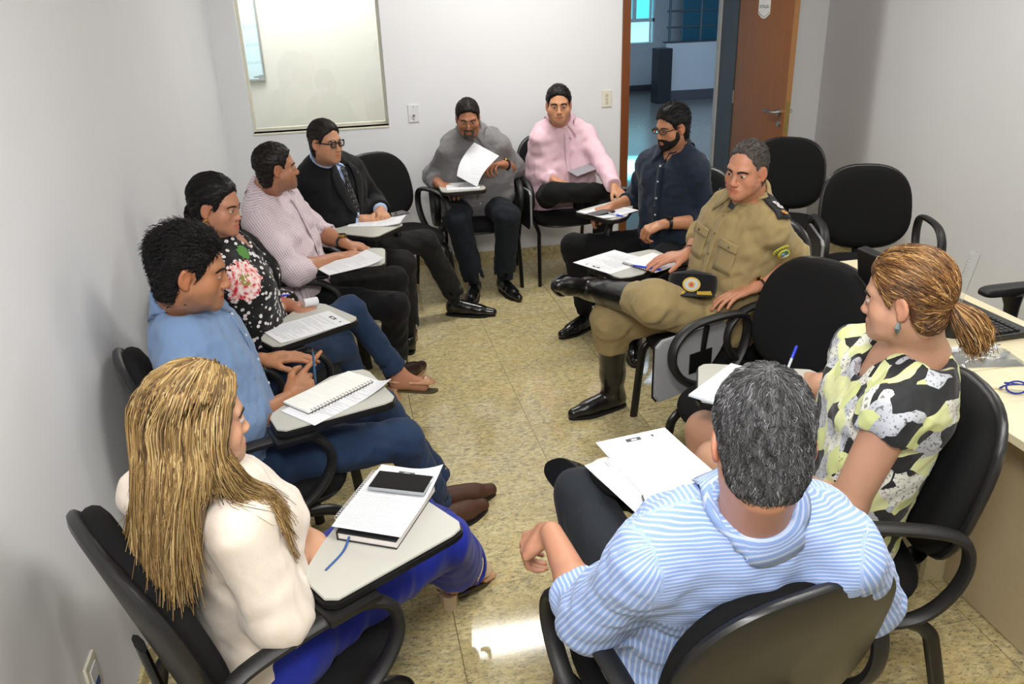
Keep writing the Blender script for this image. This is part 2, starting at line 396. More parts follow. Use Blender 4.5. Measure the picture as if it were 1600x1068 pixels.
# teal partition glass behind the railing
tp = MB().box(6.12, HX1, 14.6, 14.64, -.002, 3.4).obj('wall_hall_partition', plain('teal_partition', srgb('#2f6f86'), .3)); structure(tp)
for i, x in enumerate((5.5, 6.0)):
    o = MB().box(x-.16, x+.16, HY-.03, HY, 1.66, 2.0, .004).obj('notice_frame', plain('notice_maroon', srgb('#5a3034'), .5))
    tag(o, ['dark red framed notice on the hall wall right beside the bright window', 'dark red framed notice on the hall wall behind the second railing post'][i], 'notice', 'framed notices in the hall')
# ------------------------------------------------------------------ tablet arm chairs
seat_f = fabric('chair_fabric', srgb('#121213'), .95, 700, .0, .1, .1)
shell_m = plain('chair_shell_plastic', srgb('#1b1b1c'), .36, bump=(420, .15, .0008))
leg_m = plain('chair_leg_enamel', srgb('#101011'), .32)
arm_m = plain('chair_arm_foam', srgb('#171718'), .5, bump=(300, .12, .0008))
tab_m = plain('tablet_laminate', srgb('#b9b8b0'), .35)
tabedge_m = plain('tablet_edge', srgb('#121213'), .45)
tabunder_m = plain('tablet_underside', srgb('#8f9092'), .5)

def cushion(w, h, t, curve=0.0, n=40, ex=3.2, puff=.012, taper=0.0, thin=.35):
    """rounded pad: w along x, h along y (0..h centred), thickness along z, front at +z"""
    th = np.arange(n)*2*PI/n
    ox = np.sign(np.cos(th))*np.abs(np.cos(th))**(2/ex)*w/2; oy = np.sign(np.sin(th))*np.abs(np.sin(th))**(2/ex)*h/2
    rings = [(.0, t/2+puff), (.35, t/2+puff*.9), (.65, t/2+puff*.7), (.86, t/2+puff*.25), (.95, t/2-t*.12), (.99, t*.15), (1.0, -t*.1), (.985, -t*.35), (.93, -t/2), (.5, -t/2), (.0, -t/2)]
    V = []; F = []
    for s, z in rings:
        x = ox*s*(1+taper*oy*s/h); y = oy*s
        V.append(np.stack([x, y, z+curve*(x**2)], 1))
    m = len(rings); V = np.concatenate(V)
    for i in range(m-1):
        for k in range(n): F.append((i*n+k, i*n+(k+1) % n, (i+1)*n+(k+1) % n, (i+1)*n+k))
    return V, F
def place(V, R, t): return np.asarray(V)@np.asarray(R).T+np.asarray(t)
ANG_B = rad(14)
def chair_meshes():
    d = {}
    # seat (x right, y forward, z up); origin under the sitter's hips
    V, F = cushion(.47, .46, .06, curve=.10, ex=3.4); V[:, 2] -= .35*np.clip(V[:, 1]-.12, 0, 1)**1.5
    m = MB(); m.quadmesh(V+np.array([0, .05, .435]), F); d['seat'] = (m.mesh('seat', True), seat_f)
    V, F = cushion(.45, .44, .03, curve=.10, ex=3.4, puff=-.004); m = MB(); m.quadmesh(V+np.array([0, .05, .398]), F); d['seat_pan'] = (m.mesh('seat_pan', True), shell_m)
    # backrest: pad front (+z of the pad) faces forward (+y)
    ca, sa = math.cos(ANG_B), math.sin(ANG_B)
    R = np.array([[-1, 0, 0], [0, -sa, ca], [0, ca, sa]])
    V, F = cushion(.455, .43, .05, curve=.42, ex=2.7, taper=-.10, puff=.006); m = MB(); m.quadmesh(place(V, R, (0, -.215, .70)), F); d['backrest'] = (m.mesh('backrest', True), seat_f)
    V, F = cushion(.475, .45, .032, curve=.42, ex=2.7, taper=-.10, puff=.0); m = MB(); m.quadmesh(place(V, R, (0, -.243, .695)), F); d['back_shell'] = (m.mesh('back_shell', True), shell_m)
    m = MB()
    m.tube(smooth_path([(0, -.05, .39), (0, -.17, .385), (0, -.225, .41), (0, -.24, .5), (0, -.255, .62)], 5), .02, 8, sx=.5, sy=1.8); d['back_spine'] = (m.mesh('back_spine', True), leg_m)
    for s in (-1, 1):
        x = s*.225
        m = MB(); m.tube(smooth_path([(x*.9, .02, .375), (x, .14, .375), (x*1.03, .205, .35), (x*1.06, .225, .28), (x*1.1, .25, 0)], 6), .0155, 10, sx=1.25, sy=.8); d['leg%dF' % s] = (m.mesh('leg', True), leg_m)
        m = MB(); m.tube(smooth_path([(x*.9, .02, .375), (x, -.10, .375), (x*1.03, -.165, .35), (x*1.06, -.19, .28), (x*1.1, -.255, 0)], 6), .0155, 10, sx=1.25, sy=.8); d['leg%dR' % s] = (m.mesh('leg', True), leg_m)
        xa = s*.272
        loop = smooth_path([(xa, -.17, .655), (xa, -.04, .675), (xa, .10, .67), (xa, .175, .625), (xa, .19, .555), (xa, .15, .485), (xa, .08, .435), (xa, -.02, .405), (xa, -.12, .425), (xa, -.185, .50), (xa, -.205, .59)], 5, True)
        m = MB(); m.tube(loop, .0185, 10, True, sx=.75, sy=1.15); m.tube([(s*.20, .03, .405), (xa, .03, .415)], .014, 8); d['armrest%d' % s] = (m.mesh('armrest', True), arm_m)
    tp = [(.235, .065), (.235, .36), (.228, .385), (.205, .40), (.0, .40), (-.028, .388), (-.04, .345), (-.034, .28), (.05, .14), (.11, .06), (.14, .045), (.215, .045)]
    m = MB(); m.prism(tp, .712, .718, .0015); d['tablet'] = (m.mesh('tablet'), tab_m)
    q = [(x*1.0+(.004 if x > .1 else -.004), y+(.004 if y > .2 else -.004)) for x, y in tp]
    m = MB(); m.prism(q, .692, .7125, .004); d['tablet_edge'] = (m.mesh('tablet_edge', True), tabedge_m)
    m = MB(); m.box(.14, .26, .03, .15, .678, .693, .003); d['bracket'] = (m.mesh('bracket', True), leg_m)
    # folded board: hangs upright outside the right arm
    fp = [(-.17, .0), (-.15, .02), (.16, .02), (.19, .0), (.19, -.20), (.17, -.225), (-.02, -.225), (-.14, -.10), (-.17, -.05)]
    def up(mb): mb.V = [(.305-z, .06+x, .62+y) for x, y, z in mb.V]; return mb
    m = up(MB().prism(fp, 0, .016, .003)); d['folded_tablet'] = (m.mesh('folded_tablet'), tabunder_m)
    m = up(MB().prism([(x*1.02, y*1.02) for x, y in fp], -.004, .0, .001)); d['folded_edge'] = (m.mesh('tablet_edge'), tabedge_m)
    m = MB(); m.box(.284, .289, -.03, .085, .47, .55, .001)
    m.tube([(.287, .02, .54), (.272, .02, .655)], .011, 8); d['bracket_folded'] = (m.mesh('bracket', True), leg_m)
    for k, (me, mt) in d.items(): me.materials.append(mt)
    return d
CH = chair_meshes()
CHAIR_PELVIS = {}
def chair(x, y, yaw, label, tablet='open', trot=0.0, tdx=0.0, tdy=0.0, dz=0.0):
    e = empty('tablet_chair', (x, y, 0), rad(yaw)-PI/2, label, 'chair', 'black tablet-arm chairs')
    for k in ('seat', 'seat_pan', 'backrest', 'back_shell', 'back_spine'): add(k, CH[k][0], None, e)
    for s in (-1, 1):
        add('leg', CH['leg%dF' % s][0], None, e); add('leg', CH['leg%dR' % s][0], None, e); add('armrest', CH['armrest%d' % s][0], None, e)
    if tablet == 'open':
        t = add('tablet', CH['tablet'][0], None, e, (tdx, tdy, dz), (0, 0, rad(trot))); t['label'] = 'beige laminate writing board'
        add('tablet_edge', CH['tablet_edge'][0], None, t); add('bracket', CH['bracket'][0], None, t)
    else:
        t = add('folded_tablet', CH['folded_tablet'][0], None, e); t['label'] = 'grey writing board folded down at the arm'
        add('tablet_edge', CH['folded_edge'][0], None, t); add('bracket', CH['bracket_folded'][0], None, e)
    return e
def seat_at(px, py, yaw, label, back=.0, **kw):
    a = rad(yaw); return chair(px-back*math.cos(a), py-back*math.sin(a), yaw, label, **kw)
chairs = {}
chairs['blonde'] = seat_at(-.30, 1.56, 31, 'black tablet-arm chair nearest the left wall, under the woman in the cream blouse', tdx=.046, tdy=-.010)
chairs['denim'] = seat_at(-.40, 2.36, 18, 'black tablet-arm chair under the man in the blue denim shirt', tdx=.075)
chairs['floral'] = seat_at(-.375, 3.01, 11, 'black tablet-arm chair under the woman in the floral top', trot=22, tdx=.12, tdy=-.12)
chairs['striped'] = seat_at(-.26, 3.79, -4, 'black tablet-arm chair under the man in the pale checked shirt')
chairs['suit'] = seat_at(-.065, 4.42, -38, 'black tablet-arm chair under the man in the dark suit')
chairs['grey'] = seat_at(.82, 5.30, -91, 'black tablet-arm chair under the man in the grey shirt', tdy=.05, tdx=.03)
chairs['pink'] = seat_at(1.40, 5.30, -84, 'black chair with folded board under the man in the pink shirt', tablet='folded')
chairs['navy'] = seat_at(1.65, 3.99, -150, 'black tablet-arm chair under the man in the navy shirt', tdx=.15, tdy=-.07)
chairs['officer'] = seat_at(1.475, 2.98, -166, 'black tablet-arm chair under the officer in khaki uniform', tdx=.20)
chairs['dress'] = seat_at(1.17, 1.60, 164, 'black tablet-arm chair under the woman in the patterned dress', tdx=.24, tdy=-.06, trot=-8)
chairs['stripe'] = seat_at(.63, 1.24, 100, 'black tablet-arm chair at the front under the man in the light blue striped shirt', tdy=.09, tdx=.0)
chairs['e_back'] = seat_at(.272, 5.0, -66, 'empty black chair between the man in the suit and the man in grey', tablet='folded')
chairs['e_mid'] = seat_at(1.365, 2.365, -158, 'empty black chair with folded grey board between officer and woman in dress', tablet='folded')
chairs['e_r1'] = seat_at(2.61, 3.62, -110, 'empty black chair by the right wall, the one nearer the desk', tablet='folded')
chairs['e_r2'] = seat_at(2.60, 4.55, -125, 'empty black chair by the open door behind the officer', tablet='folded')

# ------------------------------------------------------------------ desks
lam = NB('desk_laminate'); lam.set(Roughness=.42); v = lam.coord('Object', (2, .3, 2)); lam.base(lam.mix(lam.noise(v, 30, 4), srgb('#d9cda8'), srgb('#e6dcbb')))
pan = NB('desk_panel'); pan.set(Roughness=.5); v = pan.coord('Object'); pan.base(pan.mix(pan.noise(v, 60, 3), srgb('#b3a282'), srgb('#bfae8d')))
def desk(y0, y1, label, strip=True):
    e = empty('office_desk', (1.60, y0, 0), 0, label, 'desk', 'pair of cream desks')
    L = y1-y0
    MB().box(0, .60, .001, L-.001, .705, .73, .002).obj('desktop', lam.m, e)
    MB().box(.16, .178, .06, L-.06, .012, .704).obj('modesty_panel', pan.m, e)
    for yy in (0.02, L-.045): MB().box(.10, .55, yy, yy+.025, 0.0, .704, .002).obj('leg_panel', lam.m, e)
    return e
desk(1.893, 2.95, 'cream office desk behind the woman, carrying the monitor and keyboard')
desk(.75, 1.891, 'cream office desk at the right edge in front, carrying the eyeglasses')
mon = empty('computer_monitor', (1.70, 2.175, .73), rad(2), 'black computer monitor seen from behind on the desk', 'monitor')
MB().box(-.02, .015, -.19, .19, .045, .265, .006).obj('casing', black_m, mon); MB().box(.015, .017, -.175, .175, .060, .25).obj('screen', plain('screen_glass', (.01, .012, .015), .1), mon)
MB().box(-.04, -.02, -.08, .08, .08, .21, .006).obj('rear_cover', black_m, mon)
MB().box(-.03, -.005, -.025, .025, .008, .12, .004).obj('stand', black_m, mon); MB().box(-.09, .07, -.11, .11, 0, .010, .004).obj('stand_foot', plain('brownish_foot', srgb('#3a3028'), .4), mon)
for ch in mon.children:
    if ch.name.split('.')[0] in ('casing', 'screen', 'rear_cover'): ch.rotation_euler = (0, rad(-10), 0); ch.location = (.02, 0, 0)
# keyboard: every key its own part
kb = empty('keyboard', (2.03, 2.28, .73), rad(2), 'black computer keyboard on the desk beside the ponytail', 'keyboard')
key_m = plain('key_plastic', srgb('#1c1c1e'), .5)
MB().box(-.085, .085, -.225, .225, .004, .022, .005).obj('keyboard_case', black_m, kb)
kk = MB().box(-.0075, .0075, -.0078, .0078, 0, .008, .0018).mesh('key'); kk.materials.append(key_m)
kw_ = MB().box(-.0075, .0075, -.052, .052, 0, .008, .0018).mesh('key'); kw_.materials.append(key_m)
for r_ in range(6):
    for c_ in range(22):
        if r_ == 0 and 5 <= c_ <= 9:
            if c_ == 7: add('key', kw_, None, kb, (.066-.0185*(5-r_)-.0, -.205+.0192*c_, .022))
            continue
        if c_ in (14, 18): continue
        add('key', kk, None, kb, (-.066+.0185*r_+(.006 if r_ == 5 else 0), -.205+.0192*c_, .022))
# office chair behind the desk
oc = empty('office_armchair', (2.58, 2.36, 0), rad(90), 'black office armchair behind the desk, one arm pad showing', 'chair')
V, F = cushion(.48, .46, .07, ex=3); MB().quadmesh(V+np.array([0, .04, .47]), F).obj('seat', seat_f, oc, True)
R = np.array([[-1, 0, 0], [0, -.2, .98], [0, .98, .2]]); V, F = cushion(.44, .40, .06, curve=.3, ex=2.6); MB().quadmesh(place(V, R, (0, -.25, .72)), F).obj('backrest', seat_f, oc, True)
MB().tube(smooth_path([(0, -.05, .43), (0, -.22, .43), (0, -.29, .55), (0, -.29, .7)], 5), .02, 8).obj('back_spine', leg_m, oc, True)
MB().tube([(0, 0, .10), (0, 0, .43)], .028, 12).obj('gas_column', leg_m, oc, True)
for s in (-1, 1):
    V, F = cushion(.075, .27, .03, ex=4, puff=.004); MB().quadmesh(V+np.array([s*.27, .03, .655]), F).obj('arm_pad', arm_m, oc, True)
    m = MB()
    m.tube([(s*.27, .02, .645), (s*.272, .005, .58), (s*.272, 0, .50), (s*.25, 0, .44), (s*.12, 0, .43)], [.055, .036, .030, .028, .022], 10, sx=1.0, sy=.6); m.obj('arm_support', arm_m, oc, True)
for k in range(5):
    a = k*2*PI/5+.3; m = MB(); m.tube([(0, 0, .11), (.28*math.cos(a), .28*math.sin(a), .07)], [.024, .016], 8); m.obj('base_leg', leg_m, oc, True)
    MB().tube([(.28*math.cos(a)-.012, .28*math.sin(a), .028), (.28*math.cos(a)+.012, .28*math.sin(a), .028)], .028, 12).obj('caster', leg_m, oc, True)
# small things on the desk
clear = NB('clear_plastic'); clear.set(Roughness=.08, IOR=1.3); clear.b.inputs['Transmission Weight'].default_value = .92; clear.base((.93, .95, .95))
ru = empty('ruler', (2.10, 2.43, .86), 0, 'clear plastic ruler standing upright in a pen cup beside the ponytail', 'ruler')
m = MB().box(-.0015, .0015, -.016, .016, -.10, .16); m.obj('ruler_blade', clear.m, ru)
tk = MB()
for i in range(25): tk.box(-.0019, -.0014, .005 if i % 5 else .0, .016, -.095+i*.010, -.0945+i*.010)
tk.obj('tick_marks', plain('tick_ink', srgb('#55585c'), .5), ru)
ru.rotation_euler = (rad(8), rad(4), rad(20))
cup = empty('pen_cup', (1.89, 2.15, .73), 0, 'dark pen cup on the desk holding the clear ruler', 'cup')
m = MB(); n = 18
V = []; F = []
for (r_, z) in ((.0, 0), (.036, 0), (.038, .07), (.035, .07), (.033, .006), (.0, .006)):
    V += [(r_*math.cos(2*PI*k/n), r_*math.sin(2*PI*k/n), z) for k in range(n)]
for i in range(5):
    for k in range(n): F.append((i*n+k, i*n+(k+1) % n, (i+1)*n+(k+1) % n, (i+1)*n+k))
MB().quadmesh(V, F).obj('cup_body', black_m, cup, True)
ru.location = (1.892, 2.15, .855)
# clear bag with bits
bag = empty('plastic_bag', (1.86, 1.96, .731), rad(-12), 'clear plastic bag holding a roll and small parts on the desk', 'bag')
V = []; F = []; nx, ny = 12, 8
for lay in (0, 1):
    for j in range(ny+1):
        for i in range(nx+1):
            x = (i/nx-.5)*.20; y = (j/ny-.5)*.13; e_ = max(0, (1-(2*i/nx-1)**4))*max(0, (1-(2*j/ny-1)**4))
            V.append((x, y, .001 if lay == 0 else .002+.018*e_*(1+.35*math.sin(i*1.9+j*2.3))))
q = (nx+1)*(ny+1)
for j in range(ny):
    for i in range(nx):
        a = j*(nx+1)+i; F.append((a, a+nx+1, a+nx+2, a+1)); F.append((q+a, q+a+1, q+a+nx+2, q+a+nx+1))
for i in range(nx): F.append((i, i+1, q+i+1, q+i)); a = ny*(nx+1)+i; F.append((a+1, a, q+a, q+a+1))
for j in range(ny): a = j*(nx+1); F.append((a+nx+1, a, q+a, q+a+nx+1)); a += nx; F.append((a, a+nx+1, q+a+nx+1, q+a))
MB().quadmesh(V, F).obj('bag_film', clear.m, bag, True)
m = MB(); m.tube([(-.09, .035, .014), (.06, .045, .014)], .011, 12); o = m.obj('label_roll', white_m, bag, True)
for i in range(5): MB().box(-.004, .004, -.003, .003, 0, .001).obj('printed_mark', plain(['mark_green', 'mark_black', 'mark_red'][i % 3], srgb(['#4a8a4a', '#303030', '#d0453a'][i % 3]), .5), bag, loc=(-.01+i*.018, .04, .0255))
MB().tube([(-.02, -.01, .004), (-.02, -.01, .014)], .016, 16).obj('grey_disc', plain('disc_grey', srgb('#8b8782'), .5), bag, True)
MB().box(-.012, .03, -.008, .008, .003, .013, .002).obj('connector', plain('connector_grey', srgb('#a0a7a5'), .4), bag, loc=(.05, -.01, 0), rot=(0, 0, .7))
# eyeglasses, folded
eg = empty('eyeglasses', (1.80, 1.715, .731), rad(-28), 'navy blue folded eyeglasses lying on the front desk', 'eyeglasses')
blue_p = plain('navy_acetate', srgb('#1c2f8c'), .25)
for s in (-1, 1):
    th = np.linspace(0, 2*PI, 17)[:-1]
    m = MB(); m.tube([(s*.034+.026*math.cos(t), .0, .022+.019*math.sin(t)) for t in th], .0028, 6, True); m.obj('rim', blue_p, eg, True)
    m = MB(); m.tube(smooth_path([(s*.062, .002, .030), (s*.055, .014, .028), (0, .018+.004*s, .024), (-s*.05, .02+.004*s, .016), (-s*.07, .02, .006)], 4), .0032, 6, sx=.7, sy=1.4); m.obj('temple', blue_p, eg, True)
MB().tube([(-.009, 0, .026), (0, -.001, .029), (.009, 0, .026)], .0026, 6).obj('bridge', blue_p, eg, True)
for z_, yy in ((.738, 0),):
    o = MB().box(-.035, .035, -.012, .012, 0, .008, .003).obj('cream_case', lam.m, None, loc=(1.735, 1.79, .7305), rot=(0, 0, rad(-25))); tag(o, 'small cream slip lying between chair back and eyeglasses', 'case')
# cables hanging from the desk
cab = plain('cable_rubber', srgb('#101010'), .5)
for i, pts in enumerate(([(1.66, 1.96, .733), (1.60, 2.20, .735), (1.585, 2.26, .68), (1.60, 2.42, .52), (1.66, 2.62, .42), (1.72, 2.7, .40)], [(1.68, 2.04, .733), (1.60, 2.09, .735), (1.583, 2.11, .66), (1.62, 2.14, .45), (1.68, 2.18, .2), (1.70, 2.2, .01)])):
    o = MB().tube(smooth_path(pts, 8), .003, 6).obj('cable', cab, None, True); tag(o, ['thin black cable drooping sideways off the desk edge', 'thin black cable hanging straight down off the desk edge'][i], 'cable', 'cables off the desk')
o = MB().tube(smooth_path([(1.66, 2.50, .735), (1.70, 2.46, .75), (1.72, 2.42, .74), (1.72, 2.38, .80)], 8), .0035, 6).obj('cable', cab, None, True); tag(o, 'short black cable looping behind the monitor', 'cable', 'cables off the desk')
# ------------------------------------------------------------------ signed distance modelling (bodies, clothes, shoes, hair)
def A3(v): return np.asarray(v, float)
def nrm(v): v = A3(v); return v/(np.linalg.norm(v)+1e-12)
def cap(a, b, ra, rb=None, k=.02, op='u', cut=None):
    a, b = A3(a), A3(b); rb = ra if rb is None else rb; ba = b-a; bb = ba@ba+1e-12
    cuts = [] if cut is None else [(A3(q), nrm(n)) for q, n in cut]
    def fn(P):
        pa = P-a; h = np.clip(pa@ba/bb, 0, 1); d = np.linalg.norm(pa-h[:, None]*ba, axis=1)-(ra+(rb-ra)*h)
        for q, n in cuts: d = np.maximum(d, (P-q)@n)
        return d
    return dict(fn=fn, c=(a+b)/2, r=math.sqrt(bb)/2+max(ra, rb), k=k, op=op)
def ell(c, radii, R=None, k=.02, op='u'):
    c = A3(c); rd = A3(radii); R = np.eye(3) if R is None else np.asarray(R)
    def fn(P):
        q = (P-c)@R; k0 = np.linalg.norm(q/rd, axis=1); k1 = np.linalg.norm(q/(rd*rd), axis=1)+1e-9
        return k0*(k0-1)/k1
    return dict(fn=fn, c=c, r=max(radii), k=k, op=op)
def sph(c, r, k=.02, op='u'): return cap(c, A3(c)+1e-6, r, r, k, op)
def rawp(fn, c, r, k=.004, op='u'): return dict(fn=fn, c=A3(c), r=r, k=k, op=op)
def comb(d, e, k, op):
    if op == 'u':
        h = np.clip(.5+.5*(d-e)/k, 0, 1); return d+(e-d)*h-k*h*(1-h)
    if op == 's': e = -e
    h = np.clip(.5-.5*(d-e)/k, 0, 1); return d+(e-d)*h+k*h*(1-h)
def evalp(prims, P):
    d = np.full(len(P), 1.0)
    for p in prims: d = comb(d, p['fn'](P), p['k'], p['op'])
    return d
def sdf_mesh(name, prims, h, post=None, amp=.0):
    U = [p for p in prims if p['op'] == 'u']
    lo = np.min([p['c']-p['r'] for p in U], axis=0)-3*h-amp; hi = np.max([p['c']+p['r'] for p in U], axis=0)+3*h+amp
    B = 8; bs = B*h; dim = np.ceil((hi-lo)/bs).astype(int)+1
    ii = np.stack(np.meshgrid(*[np.arange(n) for n in dim], indexing='ij'), -1).reshape(-1, 3)
    cen = lo+(ii+.5)*bs; half = bs*.87
    d = np.full(len(cen), 1.0)
    for p in prims:
        if p['op'] == 'i': continue
        s = np.linalg.norm(cen-p['c'], axis=1) < p['r']+p['k']+2.2*half
        if s.any(): d[s] = comb(d[s], p['fn'](cen[s]), p['k'], p['op'])
    keep = np.abs(d) < half*1.35+amp+.006
    if any(p['op'] == 's' for p in prims): keep |= (d < half*1.2) & (d > -half*1.2)
    blk = ii[keep]; cb = cen[keep]; nb = len(blk)
    g = np.stack(np.meshgrid(*[np.arange(B+1)]*3, indexing='ij'), -1).reshape(-1, 3)
    Pt = lo+((blk[:, None, :]*B+g[None])*h); D = np.full((nb, len(g)), 1.0)
    for p in prims:
        s = np.linalg.norm(cb-p['c'], axis=1) < p['r']+p['k']+half+.004 if p['op'] != 'i' else np.ones(nb, bool)
        if s.any():
            q = Pt[s].reshape(-1, 3); D[s] = comb(D[s].reshape(-1), p['fn'](q), p['k'], p['op']).reshape(-1, len(g))
    if post is not None: D = post(Pt.reshape(-1, 3), D.reshape(-1)).reshape(nb, -1)
    D = D.reshape(nb, B+1, B+1, B+1); S = D < 0
    co = [(0, 0, 0), (1, 0, 0), (0, 1, 0), (1, 1, 0), (0, 0, 1), (1, 0, 1), (0, 1, 1), (1, 1, 1)]
    cnt = sum(S[:, a:B+a, b:B+b, c:B+c].astype(np.int8) for a, b, c in co)
    act = np.argwhere((cnt > 0) & (cnt < 8)); bi = act[:, 0]; lc = act[:, 1:]
    cv = np.stack([D[bi, lc[:, 0]+a, lc[:, 1]+b, lc[:, 2]+c] for a, b, c in co], 1); cc = np.array(co, float)
    acc = np.zeros((len(act), 3)); num = np.zeros(len(act))
    for e0, e1 in ((0, 1), (2, 3), (4, 5), (6, 7), (0, 2), (1, 3), (4, 6), (5, 7), (0, 4), (1, 5), (2, 6), (3, 7)):
        a, b = cv[:, e0], cv[:, e1]; m = (a < 0) != (b < 0); t = np.where(m, a/(a-b+1e-20), 0)
        acc += np.where(m[:, None], cc[e0]+(cc[e1]-cc[e0])*t[:, None], 0); num += m
    G = blk[bi]*B+lc; V = lo+(G+acc/num[:, None])*h
    N = dim*B+2; key = (G[:, 0].astype(np.int64)*N[1]+G[:, 1])*N[2]+G[:, 2]; od = np.argsort(key); ks = key[od]
    def look(g):
        kk = (g[:, 0].astype(np.int64)*N[1]+g[:, 1])*N[2]+g[:, 2]; j = np.clip(np.searchsorted(ks, kk), 0, len(ks)-1); return np.where(ks[j] == kk, od[j], -1)
    F = []
    for ax in range(3):
        e = np.eye(3, dtype=int); s0 = S[:, :B, :B, :B]; sl = [slice(0, B)]*3; sl[ax] = slice(1, B+1); s1 = S[(slice(None), *sl)]
        ed = np.argwhere(s0 != s1); 
        if len(ed) == 0: continue
        g0 = blk[ed[:, 0]]*B+ed[:, 1:]; u, v = e[(ax+1) % 3], e[(ax+2) % 3]
        q = np.stack([look(g0-u-v), look(g0-v), look(g0), look(g0-u)], 1)
        fl = ~s0[ed[:, 0], ed[:, 1], ed[:, 2], ed[:, 3]]; q[fl] = q[fl][:, ::-1]
        F.append(q[(q >= 0).all(1)])
    F = np.concatenate(F)
    return V, F
def frame(f, upv=(0, 0, 1)):
    f = nrm(f); l = nrm(np.cross(A3(upv), f)); u = np.cross(f, l); return np.stack([l, f, u], 1)   # columns: left, forward, up
def folds(P, seed, sc):
    r = np.random.default_rng(seed); o = np.zeros(len(P)); q = P/sc
    for i in range(4):
        a = nrm(r.normal(size=3)); b = nrm(r.normal(size=3)); ph = r.uniform(0, 6, 2)
        o += np.sin(6.283*(q@a)*(1+.35*i)+1.8*np.sin(3.1*(q@b)+ph[0])+ph[1])/(1+.4*i)
    return o/2.6
def set_attr(me, name, vals, kind='FLOAT'):
    at = me.attributes.new(name, 'FLOAT_COLOR' if kind == 'COL' else ('FLOAT_VECTOR' if kind == 'VEC' else 'FLOAT'), 'POINT')
    at.data.foreach_set('color' if kind == 'COL' else ('vector' if kind == 'VEC' else 'value'), np.asarray(vals, np.float32).ravel())
def to_surface(prims, P, off=0.0, it=4):
    P = np.array(P, float)
    for _ in range(it):
        d = evalp(prims, P); e = 1e-3; g = np.stack([evalp(prims, P+np.eye(3)[i]*e)-d for i in range(3)], 1)/e
        g /= np.linalg.norm(g, axis=1, keepdims=True)+1e-9; P -= g*np.clip(d-off, -.03, .03)[:, None]
    return P, g
def sheet(grid, normals, t):
    """thin solid from a (m,n,3) grid"""
    m, n, _ = grid.shape; a = grid.reshape(-1, 3); b = (grid+normals*t).reshape(-1, 3); V = np.concatenate([a, b]); q = m*n; F = []
    for i in range(m-1):
        for j in range(n-1):
            k = i*n+j; F += [(k, k+n, k+n+1, k+1), (q+k, q+k+1, q+k+n+1, q+k+n)]
    for j in range(n-1): F += [(j, j+1, q+j+1, q+j)]; k = (m-1)*n+j; F += [(k+1, k, q+k, q+k+1)]
    for i in range(m-1): k = i*n; F += [(k+n, k, q+k, q+k+n)]; k = i*n+n-1; F += [(k, k+n, q+k+n, q+k)]
    return V, F
def strands(name, roots, nor, dirs, L, mt, parent, org, rad_=.0011, seg=4, lift=.25, grav=0.0, jit=.15, hv=None, paths=None):
    if paths is None:
        n = len(roots); d = dirs+RNG.normal(size=(n, 3))*jit; d /= np.linalg.norm(d, axis=1, keepdims=True)
        t = np.arange(seg+1)/seg; Lc = L[:, None, None]
        P = roots[:, None, :]+d[:, None, :]*(t[None, :, None]*Lc)+nor[:, None, :]*((lift*(t-.9*t*t))[None, :, None]*Lc)
        P[..., 2] -= grav*(t**2)[None, :]*L[:, None]
    else: P = paths
    n, m, _ = P.shape; T = np.gradient(P, axis=1); T /= np.linalg.norm(T, axis=2, keepdims=True)+1e-9
    a = np.cross(T, np.array([.31, .55, .77])); a /= np.linalg.norm(a, axis=2, keepdims=True)+1e-9; b = np.cross(T, a)
    w_ = rad_*np.linspace(1, .35, m)[None, :, None]
    ring = np.stack([P+w_*(math.cos(k*2.0944)*a+math.sin(k*2.0944)*b) for k in range(3)], 2)
    V = ring.reshape(-1, 3); idx = np.arange(n*m*3).reshape(n, m, 3); F = []
    for k in range(3): F.append(np.stack([idx[:, :-1, k], idx[:, :-1, (k+1) % 3], idx[:, 1:, (k+1) % 3], idx[:, 1:, k]], -1).reshape(-1, 4))
    me = mesh_np(name, V-org, [np.concatenate(F)])
    hv = RNG.random(n) if hv is None else hv
    set_attr(me, 'hv', np.repeat(hv, m*3)); o = add(name, me, mt, parent); o['kind'] = 'stuff'; return o

# ------------------------------------------------------------------ people: materials
def skin_mat():
    b = NB('skin'); at = b.n('ShaderNodeAttribute', attribute_name='tint'); co = b.coord('Object')
    f = b.noise(co, 18, 4); g = b.noise(co, 160, 3)
    c = b.mix(b.math('MULTIPLY', b.math('SUBTRACT', f, .4), .5), at.outputs['Color'], b.mix(.5, at.outputs['Color'], srgb('#b5553f')))
    b.base(c); b.set(Roughness=.46); b.b.inputs['Specular IOR Level'].default_value = .4
    b.b.inputs['Subsurface Weight'].default_value = .12; b.b.inputs['Subsurface Radius'].default_value = (.012, .005, .003); b.b.inputs['Subsurface Scale'].default_value = 1.0
    b.bump(g, .12, .0006); return b.m
SKIN = skin_mat()
def hair_mat(name, stops, rough=.38):
    b = NB(name); at = b.n('ShaderNodeAttribute', attribute_name='hv').outputs['Fac']
    b.base(b.ramp(at, stops)); b.set(Roughness=rough+.12); b.b.inputs['Specular IOR Level'].default_value = .28; return b.m
def eye_mat():
    b = NB('eyeball'); at = b.n('ShaderNodeAttribute', attribute_name='tint'); b.base(at.outputs['Color']); b.set(Roughness=.08); return b.m
EYE = eye_mat()
def attr_pattern(name, fn, rough=.85):
    b = NB(name); b.set(Roughness=rough); b.b.inputs['Sheen Weight'].default_value = .12; b.b.inputs['Specular IOR Level'].default_value = .25
    fn(b); return b.m
